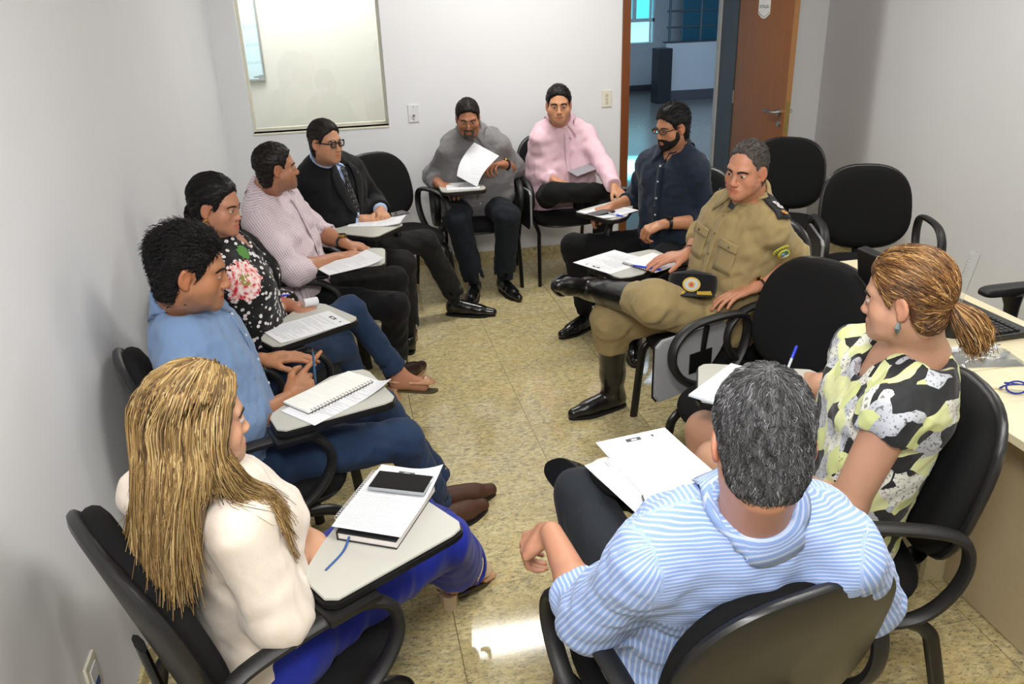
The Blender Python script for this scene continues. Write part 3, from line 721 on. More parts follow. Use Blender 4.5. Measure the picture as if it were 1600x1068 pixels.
def stripes(b, c0, c1, period, duty, c2=None):
    at = b.n('ShaderNodeAttribute', attribute_name='pat'); sp = b.n('ShaderNodeSeparateXYZ'); b.l(at.outputs['Vector'], sp.inputs[0]); co = b.coord('Object')
    f = b.math('FRACT', b.math('DIVIDE', sp.outputs[0], period)); m = b.math('LESS_THAN', f, duty)
    col = b.mix(m, c0, c1)
    if c2 is not None:
        f2 = b.math('FRACT', b.math('DIVIDE', sp.outputs[1], period)); col = b.mix(b.math('MULTIPLY', b.math('LESS_THAN', f2, duty), .8), col, c2)
    b.base(col); b.bump(b.noise(co, 22, 4, .6), .3, .006)
CREAM = fabric('cream_crepe', srgb('#dfd2c4'), .7, 1200, .2, .04, .2)
CHAMB = fabric('chambray_cotton', srgb('#6c85a8'), .85, 1100, .15, .10, .35)
NAVY = fabric('navy_cotton', srgb('#1b2535'), .8, 900, .1, .12, .35)
GREYC = fabric('grey_cotton', srgb('#7b7a7c'), .85, 900, .1, .07, .4)
PINKC = fabric('pink_cotton', srgb('#e3bfcb'), .85, 900, .1, .04, .35)
KHAKI = fabric('khaki_twill', srgb('#9d8a60'), .85, 800, .1, .08, .4)
BLACKW = fabric('black_wool', srgb('#0e0e10'), .85, 900, .03, .12, .3)
CHARC = fabric('charcoal_wool', srgb('#1b1a1a'), .85, 900, .03, .12, .3)
SLATE = fabric('slate_wool', srgb('#22262c'), .85, 900, .04, .12, .3)
BLUET = fabric('royal_blue_crepe', srgb('#1a2a96'), .65, 900, .1, .12, .3)
LBLUE = fabric('light_blue_poplin', srgb('#a9c0e4'), .8, 900, .1, .05, .25)
JEANS = fabric('blue_denim', srgb('#223450'), .85, 700, .05, .35, .4)
DJEANS = fabric('dark_denim', srgb('#181d24'), .85, 700, .03, .3, .4)
SOCK = fabric('black_sock', srgb('#0e0e10'), .9)
STRP = attr_pattern('blue_pinstripe_cotton', lambda b: stripes(b, srgb('#b8c7e8'), srgb('#86a1d6'), .0088, .60))
CHKP = attr_pattern('pink_graph_check_cotton', lambda b: stripes(b, srgb('#ded2d6'), srgb('#a98d9c'), .0085, .22, srgb('#a98d9c')))
def floral(b):
    co = b.coord('Object'); v = b.n('ShaderNodeTexVoronoi'); v.inputs['Scale'].default_value = 47; b.l(co, v.inputs[0]); wv = b.noise(co, 40, 2)
    d = b.math('ADD', v.outputs['Distance'], b.math('MULTIPLY', wv, .55)); sp = b.ramp(d, [(.60, (1, 1, 1)), (.63, (0, 0, 0))])
    col = b.mix(sp, srgb('#131314'), srgb('#dcd8d8'))
    for (cx_, cy_, cz_, r_, kind) in ((-.014, -.168, .925, .070, 0), (.035, .06, .935, .042, 1), (.085, .07, .755, .040, 1), (.0, -.13, .80, .035, 2), (.03, -.06, .70, .05, 1), (-.01, -.09, 1.0, .03, 2), (.04, -.05, .86, .030, 2)):
        vd = b.n('ShaderNodeVectorMath', operation='DISTANCE'); b.l(co, vd.inputs[0]); vd.inputs[1].default_value = (cx_, cy_, cz_)
        dd = b.math('ADD', vd.outputs['Value'], b.math('MULTIPLY', b.math('SUBTRACT', b.noise(co, 55, 3, .7), .5), r_*1.1)); m = b.math('LESS_THAN', dd, r_)
        pet = b.ramp(b.noise(co, 70, 3), [(.38, srgb('#c4303f')), (.47, srgb('#e9a9a6')), (.60, srgb('#eedfda'))]) if kind == 0 else (srgb('#d9706c') if kind == 1 else srgb('#4f8238'))
        if kind == 0: pet = b.mix(b.math('LESS_THAN', dd, .022), pet, srgb('#8f8a3c'))
        col = b.mix(m, col, pet)
    b.base(col); b.bump(b.noise(co, 22, 4, .6), .3, .006)
FLORAL = attr_pattern('floral_print', floral, .7)
def leafp(b):
    co = b.coord('Object'); mp = b.n('ShaderNodeMapping'); mp.inputs['Rotation'].default_value = (.5, .3, .7); mp.inputs['Scale'].default_value = (1, 1.9, 1.2); b.l(co, mp.inputs[0])
    nz = b.n('ShaderNodeTexNoise'); nz.inputs['Scale'].default_value = 6; b.l(mp.outputs[0], nz.inputs['Vector'])
    wv = b.n('ShaderNodeVectorMath', operation='MULTIPLY_ADD'); b.l(nz.outputs['Color'], wv.inputs[0]); wv.inputs[1].default_value = (.09, .09, .09); b.l(mp.outputs[0], wv.inputs[2])
    v = b.n('ShaderNodeTexVoronoi'); v.inputs['Scale'].default_value = 17; b.l(wv.outputs[0], v.inputs[0])
    sc = b.n('ShaderNodeSeparateColor'); b.l(v.outputs['Color'], sc.inputs[0]); t = b.noise(co, 150, 2)
    col = b.ramp(sc.outputs[0], [(0, srgb('#242527')), (.36, srgb('#d3d8a0')), (.55, srgb('#c6cd8c')), (.68, srgb('#b3b6bd')), (.85, srgb('#d8d8cd'))], 'CONSTANT')
    scr = b.math('MULTIPLY', b.math('GREATER_THAN', sc.outputs[0], .66), b.math('GREATER_THAN', t, .60)); col = b.mix(b.math('MULTIPLY', scr, .75), col, srgb('#3a3a3c'))
    b.base(col); b.bump(b.noise(co, 22, 4, .6), .3, .006)
LEAFP = attr_pattern('leaf_print', leafp, .7)
SHOEB = plain('black_shoe_leather', srgb('#0f0f10'), .22, bump=(60, .15, .002), coat=.3)
BOOTB = plain('black_boot_leather', srgb('#131313'), .30, bump=(45, .25, .003), coat=.2)
SHOEBR = plain('brown_suede', srgb('#4a2c1c'), .6, bump=(200, .2, .001))
SHOEDB = plain('dark_brown_leather', srgb('#2a1a14'), .3)
NUDE = plain('nude_patent', srgb('#bb8d6d'), .12, coat=.5)
NUDE2 = plain('pale_nude_patent', srgb('#cdb598'), .12, coat=.5)
SOLEB = plain('black_rubber_sole', srgb('#0b0b0b'), .6); SOLET = plain('tan_welt', srgb('#8c6a48'), .6); SOLED = plain('olive_sole', srgb('#4a4028'), .7)
H_BLACK = hair_mat('black_hair', [(0, srgb('#0c0b0c')), (.8, srgb('#1a1717')), (1, srgb('#2c2726'))])
H_DARK = hair_mat('dark_brown_hair', [(0, srgb('#120e0c')), (.7, srgb('#241b17')), (1, srgb('#3a2c25'))])
H_GREY = hair_mat('salt_pepper_hair', [(0, srgb('#2a2a2b')), (.35, srgb('#4a4a4b')), (.65, srgb('#77777a')), (1, srgb('#a6a6a8'))], .5)
H_GREYS = hair_mat('greying_short_hair', [(0, srgb('#332e2b')), (.5, srgb('#57504b')), (1, srgb('#8d8782'))], .5)
H_BLOND = hair_mat('highlighted_blond_hair', [(0, srgb('#3d2f22')), (.28, srgb('#6d5639')), (.55, srgb('#957648')), (.8, srgb('#b79a66')), (1, srgb('#cdb686'))], .42)
H_BRONZE = hair_mat('highlighted_brown_hair', [(0, srgb('#2c1d14')), (.35, srgb('#5a3c24')), (.6, srgb('#8a6238')), (.85, srgb('#b98f55')), (1, srgb('#d8b988'))], .32)
BUTTON = plain('shirt_button', srgb('#c9cdd2'), .3)
GOLD = plain('gold', srgb('#c9a45a'), .25, 1.0); STEEL = plain('watch_steel', srgb('#a0a09c'), .25, 1.0)
WATCHB = plain('watch_black', srgb('#121214'), .35); LENSM = NB('spectacle_lens'); LENSM.set(Roughness=.02, IOR=1.1); LENSM.b.inputs['Transmission Weight'].default_value = 1.0; LENSM = LENSM.m
SPECB = plain('black_spectacle_frame', srgb('#0d0d0f'), .3)
def tie_pat(b):
    co = b.coord('Object'); v = b.n('ShaderNodeTexVoronoi'); v.inputs['Scale'].default_value = 95; v.inputs['Randomness'].default_value = .1; b.l(co, v.inputs[0]); b.base(b.mix(b.math('LESS_THAN', v.outputs['Distance'], .26), srgb('#15161c'), srgb('#a9a7a0')))
TIE = attr_pattern('dotted_silk', tie_pat, .45)
# ------------------------------------------------------------------ people: builder
def hand_prims(W, d, n, side, curl=(18, 28, 22), curls=None, thumb=(20, 10), s=1.0, spread=6):
    """fingers of their own; d = hand direction, n = way the palm faces, side = 'L'/'R'"""
    W = A3(W); d = nrm(d); n = A3(n); n = nrm(n-d*(n@d)); lat = np.cross(d, n)*(1 if side == 'R' else -1)
    kn = [(.088, .031, .0098), (.093, .010, .0100), (.088, -.012, .0095), (.079, -.031, .0085)]; ln = [(.044, .027, .021), (.049, .030, .022), (.045, .028, .021), (.035, .021, .018)]
    R = []
    for (a, b, r) in kn: R.append(cap(W+d*.012*s+lat*b*.55*s, W+(d*(a-.004)+lat*b)*s, .0125*s, .0115*s, .012))
    R.append(cap(W+(d*.03+lat*.012)*s, W+(d*.06-lat*.016)*s, .0145*s, .0135*s, .014))
    R.append(cap(W+(d*.02+lat*.022+n*.006)*s, W+(d*.052+lat*.03+n*.008)*s, .0145*s, .011*s, .012))
    for i, ((a, b, r), L) in enumerate(zip(kn, ln)):
        c = curls[i] if curls else curl; p = W+(d*a+lat*b)*s; sp = rad((1.5-i)*spread); dd = nrm(d*math.cos(sp)+lat*math.sin(sp)); ang = 0
        for j in range(3):
            ang += rad(c[j]); v = dd*math.cos(ang)+n*math.sin(ang); q = p+v*L[j]*s; r2 = r*(1-.12*j)
            R.append(cap(p, q, r2*s, r2*.90*s, .0045)); p = q
    p = W+(d*.026+lat*.026+n*.004)*s; t0 = rad(38); ang = 0
    v = d*math.cos(t0)+lat*math.sin(t0)+n*.25; v = nrm(v); q = p+v*.042*s; R.append(cap(p, q, .0135*s, .0108*s, .010))
    for j, L in enumerate((.031, .025)):
        t1 = rad(38-thumb[0]*(j+1)); v = nrm(d*math.cos(t1)+lat*math.sin(t1)+n*(.25+math.sin(rad(thumb[1]))*(j+1)*.8)); q2 = q+v*L*s; R.append(cap(q, q2, .0105*s, (.0098 if j == 0 else .0085)*s, .005)); q = q2
    return R, lat

HEADPOLY = dict(   # hair outline seen from the side (forward, up), head units
    short=[(.078, .084), (.066, .064), (.050, .046), (.040, .010), (.028, -.022), (.018, -.020), (.016, .018), (-.018, .018), (-.024, -.035), (-.034, -.088), (-.06, -.112), (-.16, -.115), (-.16, .2), (.12, .2), (.104, .10)],
    quiff=[(.082, .080), (.068, .058), (.052, .042), (.042, .005), (.030, -.025), (.018, -.022), (.016, .018), (-.018, .018), (-.024, -.035), (-.034, -.088), (-.06, -.112), (-.16, -.115), (-.16, .2), (.14, .2), (.125, .10)],
    back=[(.078, .086), (.062, .062), (.046, .036), (.036, .0), (.024, -.02), (.016, .018), (-.018, .020), (-.024, -.035), (-.036, -.075), (-.06, -.09), (-.16, -.095), (-.16, .2), (.12, .2), (.10, .11)],
    recede=[(.060, .086), (.050, .060), (.044, .040), (.036, .005), (.028, -.022), (.018, -.020), (.016, .018), (-.018, .018), (-.024, -.035), (-.034, -.088), (-.06, -.112), (-.16, -.115), (-.16, .2), (.12, .2), (.085, .105)],
    long=[(.082, .072), (.064, .045), (.045, .02), (.036, -.03), (.030, -.10), (-.16, -.14), (-.16, .2), (.12, .2), (.10, .10)])
def poly_sdf(q, poly):
    P = A3(poly); d = np.full(len(q), 1e9); s = np.ones(len(q)); n = len(P); j = n-1
    for i in range(n):
        e = P[j]-P[i]; w_ = q-P[i]; b = w_-np.clip((w_@e)/(e@e), 0, 1)[:, None]*e; d = np.minimum(d, (b*b).sum(1))
        c1 = q[:, 1] >= P[i][1]; c2 = q[:, 1] < P[j][1]; c3 = e[0]*w_[:, 1] > e[1]*w_[:, 0]
        fl = (c1 & c2 & c3) | (~c1 & ~c2 & ~c3); s = np.where(fl, -s, s); j = i
    return s*np.sqrt(d)
def head_prims(HC, R, s, o):
    def W(l, f, u): return HC+R@(A3((l, f, u))*s)
    fem = o.get('fem', 0); fat = o.get('fat', 0.0); e = lambda c, r, k=.02, op='u': ell(W(*c), A3(r)*s, R, k*s, op)
    c_ = lambda a, b, ra, rb, k=.02, op='u': cap(W(*a), W(*b), ra*s, rb*s, k*s, op)
    P = [e((0, -.014, .030), (.0745, .097, .088)), e((0, .034, -.022), (.0610 if not fem else .0575, .054, .082), .03)]
    for m in (-1, 1):
        P += [c_((m*(.047+fat*.5), .005, -.055), (m*.018, .068, -.097), .021+fat, .019+fat*.6, .03), e((m*.043, .054, -.028), (.021+fat, .022, .024), .02), c_((m*.042, .046, -.045), (m*.036, .050, -.072), .024+fat, .023+fat, .025),
              c_((m*.014, .083, .020), (m*.045, .066, .022), .0105 if not fem else .008, .009, .016)]
    P += [e((0, .079, -.100), (.024 if not fem else .016, .019, .019), .022), e((0, .074, -.068), (.030, .022, .03), .02)]
    for m in (-1, 1): P.append(e((m*.0315, .100, -.001), (.0175, .016, .0125), .013, 's'))
    P += [c_((0, .082, .012), (0, .104-.005*fem, -.030), .0085-.0015*fem, .0105-.002*fem, .012), e((0, .107-.005*fem, -.037), (.0125-.002*fem, .0115, .0105-.001*fem), .008)]
    for m in (-1, 1): P += [e((m*(.0125-.002*fem), .099-.003*fem, -.0400), (.0080-.001*fem, .0105, .0078), .006), e((m*.0062, .104-.004*fem, -.0475), (.0034, .005, .003), .003, 's')]
    lid = o.get('lid', .35)+.08
    for m in (-1, 1):
        c0 = W(m*.0315, .0765, .0); up = R[:, 2]; fw = R[:, 1]
        for sg, lim in ((1, .0125*(.55-lid)), (-1, .0052)):
            nn = nrm(up*-sg+fw*(0.15)); q0 = c0+up*(sg*lim*s)
            P.append(cap(c0, c0+1e-6, .0142*s, .0142*s, .004*s, 'u', [(q0, -up*sg)]))
    P += [c_((-.018, .0890, -.0655), (.018, .0890, -.0655), .0068, .0068, .007), c_((-.006, .0930, -.0640), (.006, .0930, -.0640), .0060, .0060, .006), c_((-.013, .0890, -.0775), (.013, .0890, -.0775), .0078, .0078, .007),
          c_((-.024, .0925, -.0715), (.024, .0925, -.0715), .0022, .0022, .003, 's')]
    for m in (-1, 1):
        Re = R@np.array(Matrix.Rotation(m*.38, 3, 'Z')@Matrix.Rotation(-.12, 3, 'X'))
        P += [ell(W(m*.0795, -.010, -.008), A3((.0085, .019, .033))*s, Re, .008*s), ell(W(m*.0900, -.006, -.004), A3((.0085, .0105, .019))*s, Re, .004*s, 's'), ell(W(m*.079, -.004, -.036), A3((.006, .009, .010))*s, Re, .006*s)]
    return P, W

def person(label, J, o):
    J = {k: A3(v) for k, v in J.items()}; _u = nrm(J['NK']-J['PL']); J['SL'] = J['SL']-_u*.028; J['SR'] = J['SR']-_u*.028; J['NK'] = J['NK']+_u*.012; _l = nrm(J['SL']-J['SR']); J['SL'] = J['SL']-_l*o.get('shin', .018); J['SR'] = J['SR']+_l*o.get('shin', .018); fem = o.get('fem', 0); sk = A3(srgb(o.get('skin', '#bd8a6b'))); hs = o.get('hs', .93)
    h = o.get('h', .004)*1.12; hc = o.get('hc', .0070)*1.18; seed = o.get('seed', 1)
    org = A3((J['PL'][0], J['PL'][1], 0)); root = empty('person', tuple(org), 0, label, 'person')
    up = nrm(J['NK']-J['PL']); left = nrm((J['SL']-J['SR'])+.6*(J['HL']-J['HR'])); front = nrm(np.cross(left, up)); left = np.cross(up, front)
    hy, hp, hr = o['head']; fwd = A3((math.cos(rad(hy))*math.cos(rad(hp)), math.sin(rad(hy))*math.cos(rad(hp)), math.sin(rad(hp))))
    R = frame(fwd); R = R@np.array(Matrix.Rotation(rad(hr), 3, 'Y')); HC = J['HC']+A3(o.get('hoff', (0, 0, 0)))
    HP, W = head_prims(HC, R, hs, o)
    def emit(name, V, F, m, parent, at=None, pat=None):
        me = mesh_np(name, V-org, [F]); 
        if at is not None: set_attr(me, 'tint', np.concatenate([at, np.ones((len(at), 1))], 1), 'COL')
        if pat is not None: set_attr(me, 'pat', pat, 'VEC')
        return add(name, me, m, parent)
    def emb(name, mb, m, parent, smooth=True):
        mb.V = [tuple(A3(v)-org) for v in mb.V]; return mb.obj(name, m, parent, smooth)
    # ---- body -------------------------------------------------------
    nr_ = (.056 if not fem else .049)*o.get('neck', 1.0)*hs; nk = J['NK']; nb = W(0, -.022, -.075); mid = nb*.5+nk*.5
    B = [cap(nb, nk+up*.0, nr_, nr_*1.08, .03), cap(W(0, .02, -.095), nk+front*.015, nr_*.55, nr_*.8, .03), cap(W(0, -.045, -.03), nk-front*.02, nr_*.72, nr_*.9, .03)]
    B += [cap(nk-up*.02, J['SL']-left*.03, .045, .045, .04), cap(nk-up*.02, J['SR']+left*.03, .045, .045, .04), cap(nk-up*.05, nk-up*.16+front*.01, .075, .085, .05)]
    fs = (.9 if fem else 1.0)*.94; fs *= o.get('armfat', 1.0)
    for S in 'LR':
        sh, el, wr = J['S'+S], J['E'+S], J['W'+S]
        B += [cap(sh, el, .050*fs, .041*fs, .02), cap(el, el+(wr-el)*.35, .042*fs, .0425*fs, .02), cap(el+(wr-el)*.3, wr, .0425*fs, .0265*fs, .02)]
        hd = o.get('hand'+S, {}); d0 = nrm(wr-el); dv = A3(hd['d']) if 'd' in hd else nrm(d0*A3((1, 1, .5))); n = A3(hd.get('n', (0, 0, -1)))
        hp_, lat = hand_prims(wr, dv, n, S, hd.get('curl', (18, 30, 24)), hd.get('curls'), hd.get('thumb', (18, 8)), hd.get('s', (.88 if fem else .97)), hd.get('spread', 5)); B += hp_
    legs = o.get('bare_legs')
    if legs or o.get('show_foot'):
        B += [cap(nk-up*.1, J['PL'], .085, .085, .05), cap(J['HL'], J['HR'], .07, None, .05)]
        for S in 'LR': B += [cap(J['H'+S], J['K'+S], .055, .045, .03), cap(J['K'+S], J['A'+S], .042, .030, .03)]
    if legs:
        for S in 'LR':
            H_, K, A_ = J['H'+S], J['K'+S], J['A'+S]
            B += [cap(H_, K, .078, .056, .03), cap(K, K+(A_-K)*.35, .054, .053, .03), cap(K+(A_-K)*.3, A_, .053, .034, .03)]
    FR = {}
    for S in 'LR':
        K, A_, T = J['K'+S], J['A'+S], J['T'+S]
        u0 = A3((0, 0, 1)) if A_[2] < o.get('gz', .16) else nrm(K-A_)
        dv = T-A_
        if A_[2] < o.get('gz', .16): f_ = nrm(A3((dv[0], dv[1], 0))); u_ = A3((0, 0, 1)); base = A3((A_[0], A_[1], 0))
        else:
            u_ = nrm(u0-nrm(dv)*(u0@nrm(dv))); f_ = nrm(dv+u_*.07); u_ = nrm(u_-f_*(u_@f_)); base = A_-u_*.10
        FR[S] = (base, f_, u_, np.cross(u_, f_)); 
        if o.get('show_foot'):
            l_ = FR[S][3]; pt = o.get('heel', 0.0)
            fp = lambda f, u, l=0: base+f_*f+u_*(u+pt*np.clip(1-(f+.06)/.17, 0, 1))+l_*l
            B += [cap(A_+nrm(K-A_)*.03, fp(-.008, .055), .032, .031, .02), cap(fp(-.032, .036), fp(.09, .03), .027, .026, .03), cap(fp(.0, .068), fp(.09, .038), .028, .024, .03)]
            for q in range(5 if o['shoes']['kind'] == 'peep' else 0):
                lt = (q-2)*.0145*(-1 if S == 'L' else 1)   # big toe on the inner side
                B.append(cap(fp(.10, .022, lt*1.05), fp(.150-abs(q-1)*.006-(q > 2)*.008, .014, lt*1.0), .012-.0008*q, .0095-.0007*q+(.003 if q == 0 else 0), .006))
    V, F = sdf_mesh('body', HP+B, h)
    q = ((V-HC)@R)/hs; tint = np.tile(sk, (len(V), 1))
    def blend(m, c, a): 
        nonlocal tint
        tint = tint+(A3(c)-tint)*(np.clip(m, 0, 1)*a)[:, None]
    lipd = np.abs(q[:, 0])/.024; lm = (1-np.clip(np.hypot(lipd, (q[:, 2]+.0715)/.0125)-.8, 0, .4)/.4)*(q[:, 1] > .076); blend(lm, sk*A3((.85, .52, .48)) if not fem else A3(srgb('#b4605c')), .75)
    ck = np.exp(-((np.abs(q[:, 0])-.045)**2+(q[:, 1]-.06)**2+(q[:, 2]+.03)**2)/.0006); blend(ck, sk*A3((1.0, .72, .66)), .35)
    ns = np.exp(-((q[:, 0])**2+(q[:, 1]-.108)**2+(q[:, 2]+.037)**2)/.0003); blend(ns, sk*A3((1.0, .75, .68)), .4)
    er = (np.abs(q[:, 0]) > .074)*(np.abs(q[:, 2]+.01) < .05); blend(er*1.0, sk*A3((1.0, .68, .6)), .45)
    ey = np.exp(-((np.abs(q[:, 0])-.031)**2/.0005+(q[:, 2]-.0)**2/.00016))*(q[:, 1] > .06); blend(ey, sk*A3((.62, .5, .48)), .45)
    if o.get('stubble'): 
        sb = np.clip((-.045-q[:, 2])/.02, 0, 1)*(q[:, 1] > -.01)*(np.abs(q[:, 0]) < .075)*(q[:, 2] > -.135)*(1-lm); blend(sb, A3((.10, .085, .08)), o['stubble'])
    tint = tint*(1+.0*V[:, :1]); VB, FB, TB = V, F, tint; COVER = []
    # ---- eyes, brows -------------------------------------------------
    gz = A3(o.get('gaze', (0, 1, -.12))); gz = nrm(R@gz)
    us, vs = np.meshgrid(np.linspace(0, 2*PI, 25)[:-1], np.linspace(0, PI, 17)); FRm = frame(gz, R[:, 2])
    S3 = np.stack([np.sin(vs)*np.cos(us), np.cos(vs), np.sin(vs)*np.sin(us)], -1).reshape(-1, 3); idx = np.arange(17*24).reshape(17, 24)
    FQ = np.stack([idx[:-1], np.roll(idx, -1, 1)[:-1], np.roll(idx, -1, 1)[1:], idx[1:]], -1).reshape(-1, 4)
    ang = np.arccos(np.clip(S3[:, 1], -1, 1)); ec = np.where(ang[:, None] < .22, A3((.008, .007, .007)), np.where(ang[:, None] < .50, A3(srgb(o.get('iris', '#2d1c12'))), A3((.50, .46, .43))))
    brow_m = o.get('brow_m', H_BLACK)
    for m in (-1, 1):
        emit('eye', W(m*.0315, .0765, 0)+(S3@FRm.T)*.0128*hs, FQ, EYE, root, ec)
        pts = [W(m*a, b, c) for a, b, c in ((.013, .097, .0155), (.022, .0965, .0185), (.034, .091, .0200), (.045, .080, .0175), (.051, .071, .0125))]
        pp, _ = to_surface(HP, np.array(smooth_path(pts, 3)), .0006); n_ = len(pp); th = .0036*o.get('brow', 1.0)
        ob = emb('eyebrow', MB().tube(pp, [th*hs*(1-.6*abs(i/(n_-1)-.35)) for i in range(n_)], 6, sx=1, sy=.8), brow_m, root); set_attr(ob.data, 'hv', np.full(len(ob.data.vertices), .2))
    # ---- spectacles, earrings ------------------------------------------
    g = o.get('glasses')
    if g:
        ge = empty('eyeglasses', tuple(HC-org)); ge.parent = root; dz, df = g.get('dz', 0), g.get('df', 0)
        def W0(l, f, u): return R@(A3((l, f, u))*hs)
        fm = g.get('m', SPECB)
        for m in (-1, 1):
            oc_ = [W0(m*(.033+.025*np.sign(math.cos(t))*abs(math.cos(t))**.6), .104+df-.010*abs(math.cos(t)*m > 0 and math.cos(t)), dz+.002+g.get('hh', .017)*np.sign(math.sin(t))*abs(math.sin(t))**.6) for t in np.linspace(0, 2*PI, 21)[:-1]]
            MB().tube(oc_, g.get('r', .0026), 6, True).obj('rim', fm, ge, True)
            m0 = MB(); m0.quadmesh([tuple(x) for x in oc_], [tuple(range(20))]); m0.obj('lens', LENSM, ge)
            MB().tube([W0(m*.057, .097+df, dz+.007), W0(m*.074, .080+df*.6, dz+.006), W0(m*.079, .02, .006+dz*.3), W0(m*.080, -.012, .002)], g.get('r', .0026)*.9, 6).obj('temple', fm, ge, True)
        MB().tube([W0(-.009, .105+df, dz+.006), W0(0, .109+df, dz+.009), W0(.009, .105+df, dz+.006)], g.get('r', .0026), 6).obj('bridge', fm, ge, True)
    for er_ in o.get('earrings', []):
        m, kind = er_
        c = W(m*.084, -.002, -.050); mb = MB()
        if kind == 'drop': mb.tube([c+A3((.008*math.cos(t), .004*math.cos(t), .016*math.sin(t)-.012)) for t in np.linspace(0, 2*PI, 15)[:-1]], .0022, 6, True); mb.tube([c+A3((0, 0, -.030)), c+A3((0, 0, -.042))], .0045, 8)
        else: mb.tube([c+R[:, 0]*m*.003+A3((0, 0, .006)), c+R[:, 0]*m*.005+A3((0, 0, -.006)), c+R[:, 0]*m*.003+A3((0, 0, -.02))], [.003, .0075, .002], 8)
        emb('earring', mb, GOLD if kind == 'drop' else plain('silver_stone', srgb('#9fb0b5'), .2, .8), root)
    # ---- torso clothes ----------------------------------------------------
    nkd0 = nrm(nb-nk)
    def torso(off, bf=1.0):
        fl = (.88 if fem else 1.0)*.94; fat = o.get('belly', 0.0); pl = J['PL']; ax = nk-pl; hl = nrm(J['HL']-J['HR']); P = []
        lv = [(-.02, .085, .115, 0), (.20, .072, .106, .006), (.46, .078, .106, .012), (.70, .092, .104, .010), (.86, .095, .078, -.004)]
        for t, hw, r, fo in lv:
            sd = nrm(hl*(1-t)+left*t); sd = nrm(sd-up*(sd@up)*.5); bul = fat*math.exp(-((t-.30)/.25)**2); c = pl+ax*t+front*(fo+bul*.55); hw2 = hw*fl*o.get('wide', 1.0)+bul*.5
            P.append(cap(c-sd*hw2, c+sd*hw2, r*fl+off+bul*.45, None, .06 if t > -.01 else .03))
        c = nk-up*.03
        P.append(cap(J['SL']-left*.01, c+left*.05+up*.012, .046*fl+off, .046*fl+off, .05)); P.append(cap(J['SR']+left*.01, c-left*.05+up*.012, .046*fl+off, .046*fl+off, .05))
        P.append(cap(c-up*.02, nk+nkd0*.022, .075*fl+off, .050*fl+off, .05))
        if fem:
            for m in (-1, 1): P.append(sph(pl+ax*.66+front*.072+left*m*.066, .058+off, .05))
        return P
    def torso_links(off): return [cap(J['PL']+(nk-J['PL'])*.0, nk-up*.1, .10+off, .09+off, .05)]
    def sleeves(off, frac, cuff=True, puff=1.0, cut_ang=None):
        P = []
        for S in 'LR':
            sh, el, wr = J['S'+S], J['E'+S], J['W'+S]; fr = frac[S] if isinstance(frac, dict) else frac; fa = fs*puff
            if fr <= 1.0:
                q = sh+(el-sh)*fr; n = nrm(el-sh); P.append(cap(sh, el, .047*fa+off, .048*fa+off, o.get('armk', .035), 'u', [(q, n)]))
                if cuff: P.append(cap(q-n*.035, q+n*.004, .053*fa+off+.006, None, .003, 'u', [(q+n*.004, n), (q-n*.035, -n)]))
            else:
                t = fr-1; q = el+(wr-el)*t; n = nrm(wr-el); r1 = (.044*(1-t)+.031*t)*fa
                P += [cap(sh, el, .047*fa+off, .046*fa+off, o.get('armk', .035)), cap(el, wr, .047*fa+off, .033*fa+off, .03, 'u', [(q, n)])]
                if cuff: w_ = o.get('cuffw', .05); P.append(cap(q-n*w_, q+n*.004, r1+off+.007, r1+off+.0055, .003, 'u', [(q+n*.004, n), (q-n*w_, -n)]))
        return P
    def limb_t(P):
        """nearest limb of every point: 0 torso, 1/2 sleeves, with pattern coordinates"""
        pat = np.stack([(P-nk)@left, (P-nk)@up, (P-nk)@front], 1); dT = evalp(torso(0), P)
        for S in 'LR':
            sh, el, wr = J['S'+S], J['E'+S], J['W'+S]
            for a, b in ((sh, el), (el, wr)):
                ax = nrm(b-a); rel = P-a; al = rel@ax; e1 = nrm(np.cross(ax, A3((.3, .2, .93)))); e2 = np.cross(ax, e1)
                dd = np.linalg.norm(rel-np.clip(al, 0, np.linalg.norm(b-a))[:, None]*ax, axis=1)-.05; m = (dd < dT-.004)
                ph = np.arctan2(rel@e2, rel@e1)*.052; pat[m] = np.stack([ph, al+(0 if a is sh else .3), rel@e1], 1)[m]; dT = np.where(m, dd, dT)
        return pat
    shirt = o.get('shirt'); nkd = nrm(nb-nk)
    SP = None
    if shirt:
        off = shirt.get('off', .010); TP = torso(off)+torso_links(off); SL_ = sleeves(off, shirt['sl'], shirt.get('cuff', True), shirt.get('puff', 1.0)) if shirt['sl'] else []
        SP = TP+SL_
        SP = SP+[cap(nk-nkd*.03, nk+nkd*.2, nr_+.006+shirt.get('neckgap', 0), None, .008, 's')]
        if shirt.get('vneck'): vd = shirt['vneck']; SP = SP+[cap(nk+front*.05+up*.06, nk+front*.105-up*vd, .045, .012, .012, 's')]
        if shirt.get('scoop'): a_ = shirt['scoop']; SP = SP+[cap(nk+up*.05-left*a_, nk+up*.05+left*a_, .062, None, .015, 's'), cap(nk+front*.05+up*.06, nk+front*.09-up*.07, .06, .03, .02, 's')]
        if shirt.get('armhole'):
            pass
        ampf = shirt.get('fold', .0045); sc = shirt.get('fsc', .11)
        def post(P, D):
            m = np.abs(D) < .03; 
            if m.any():
                q_ = P[m]; u_ = (q_-J['PL'])@up; D[m] += ampf*folds(q_, seed, sc)+ampf*.5*folds(q_, seed+1, sc*.42)
            return D
        COVER.append(SP)
        V, F = sdf_mesh('shirt', SP, hc, post, ampf*1.5); pat = limb_t(V)
        if shirt.get('yoke'):
            m = (np.abs(pat[:, 0]-(V-nk)@left) < 1e-6) & ((V-nk)@front < .02) & ((V-nk)@up > -shirt['yoke']); pat[m, 0] = ((V-nk)@up)[m]+.85*((V-nk)@front)[m]
        gn = shirt.get('name', 'shirt'); sob = emit(gn, V, F, shirt['m'], root, None, pat)
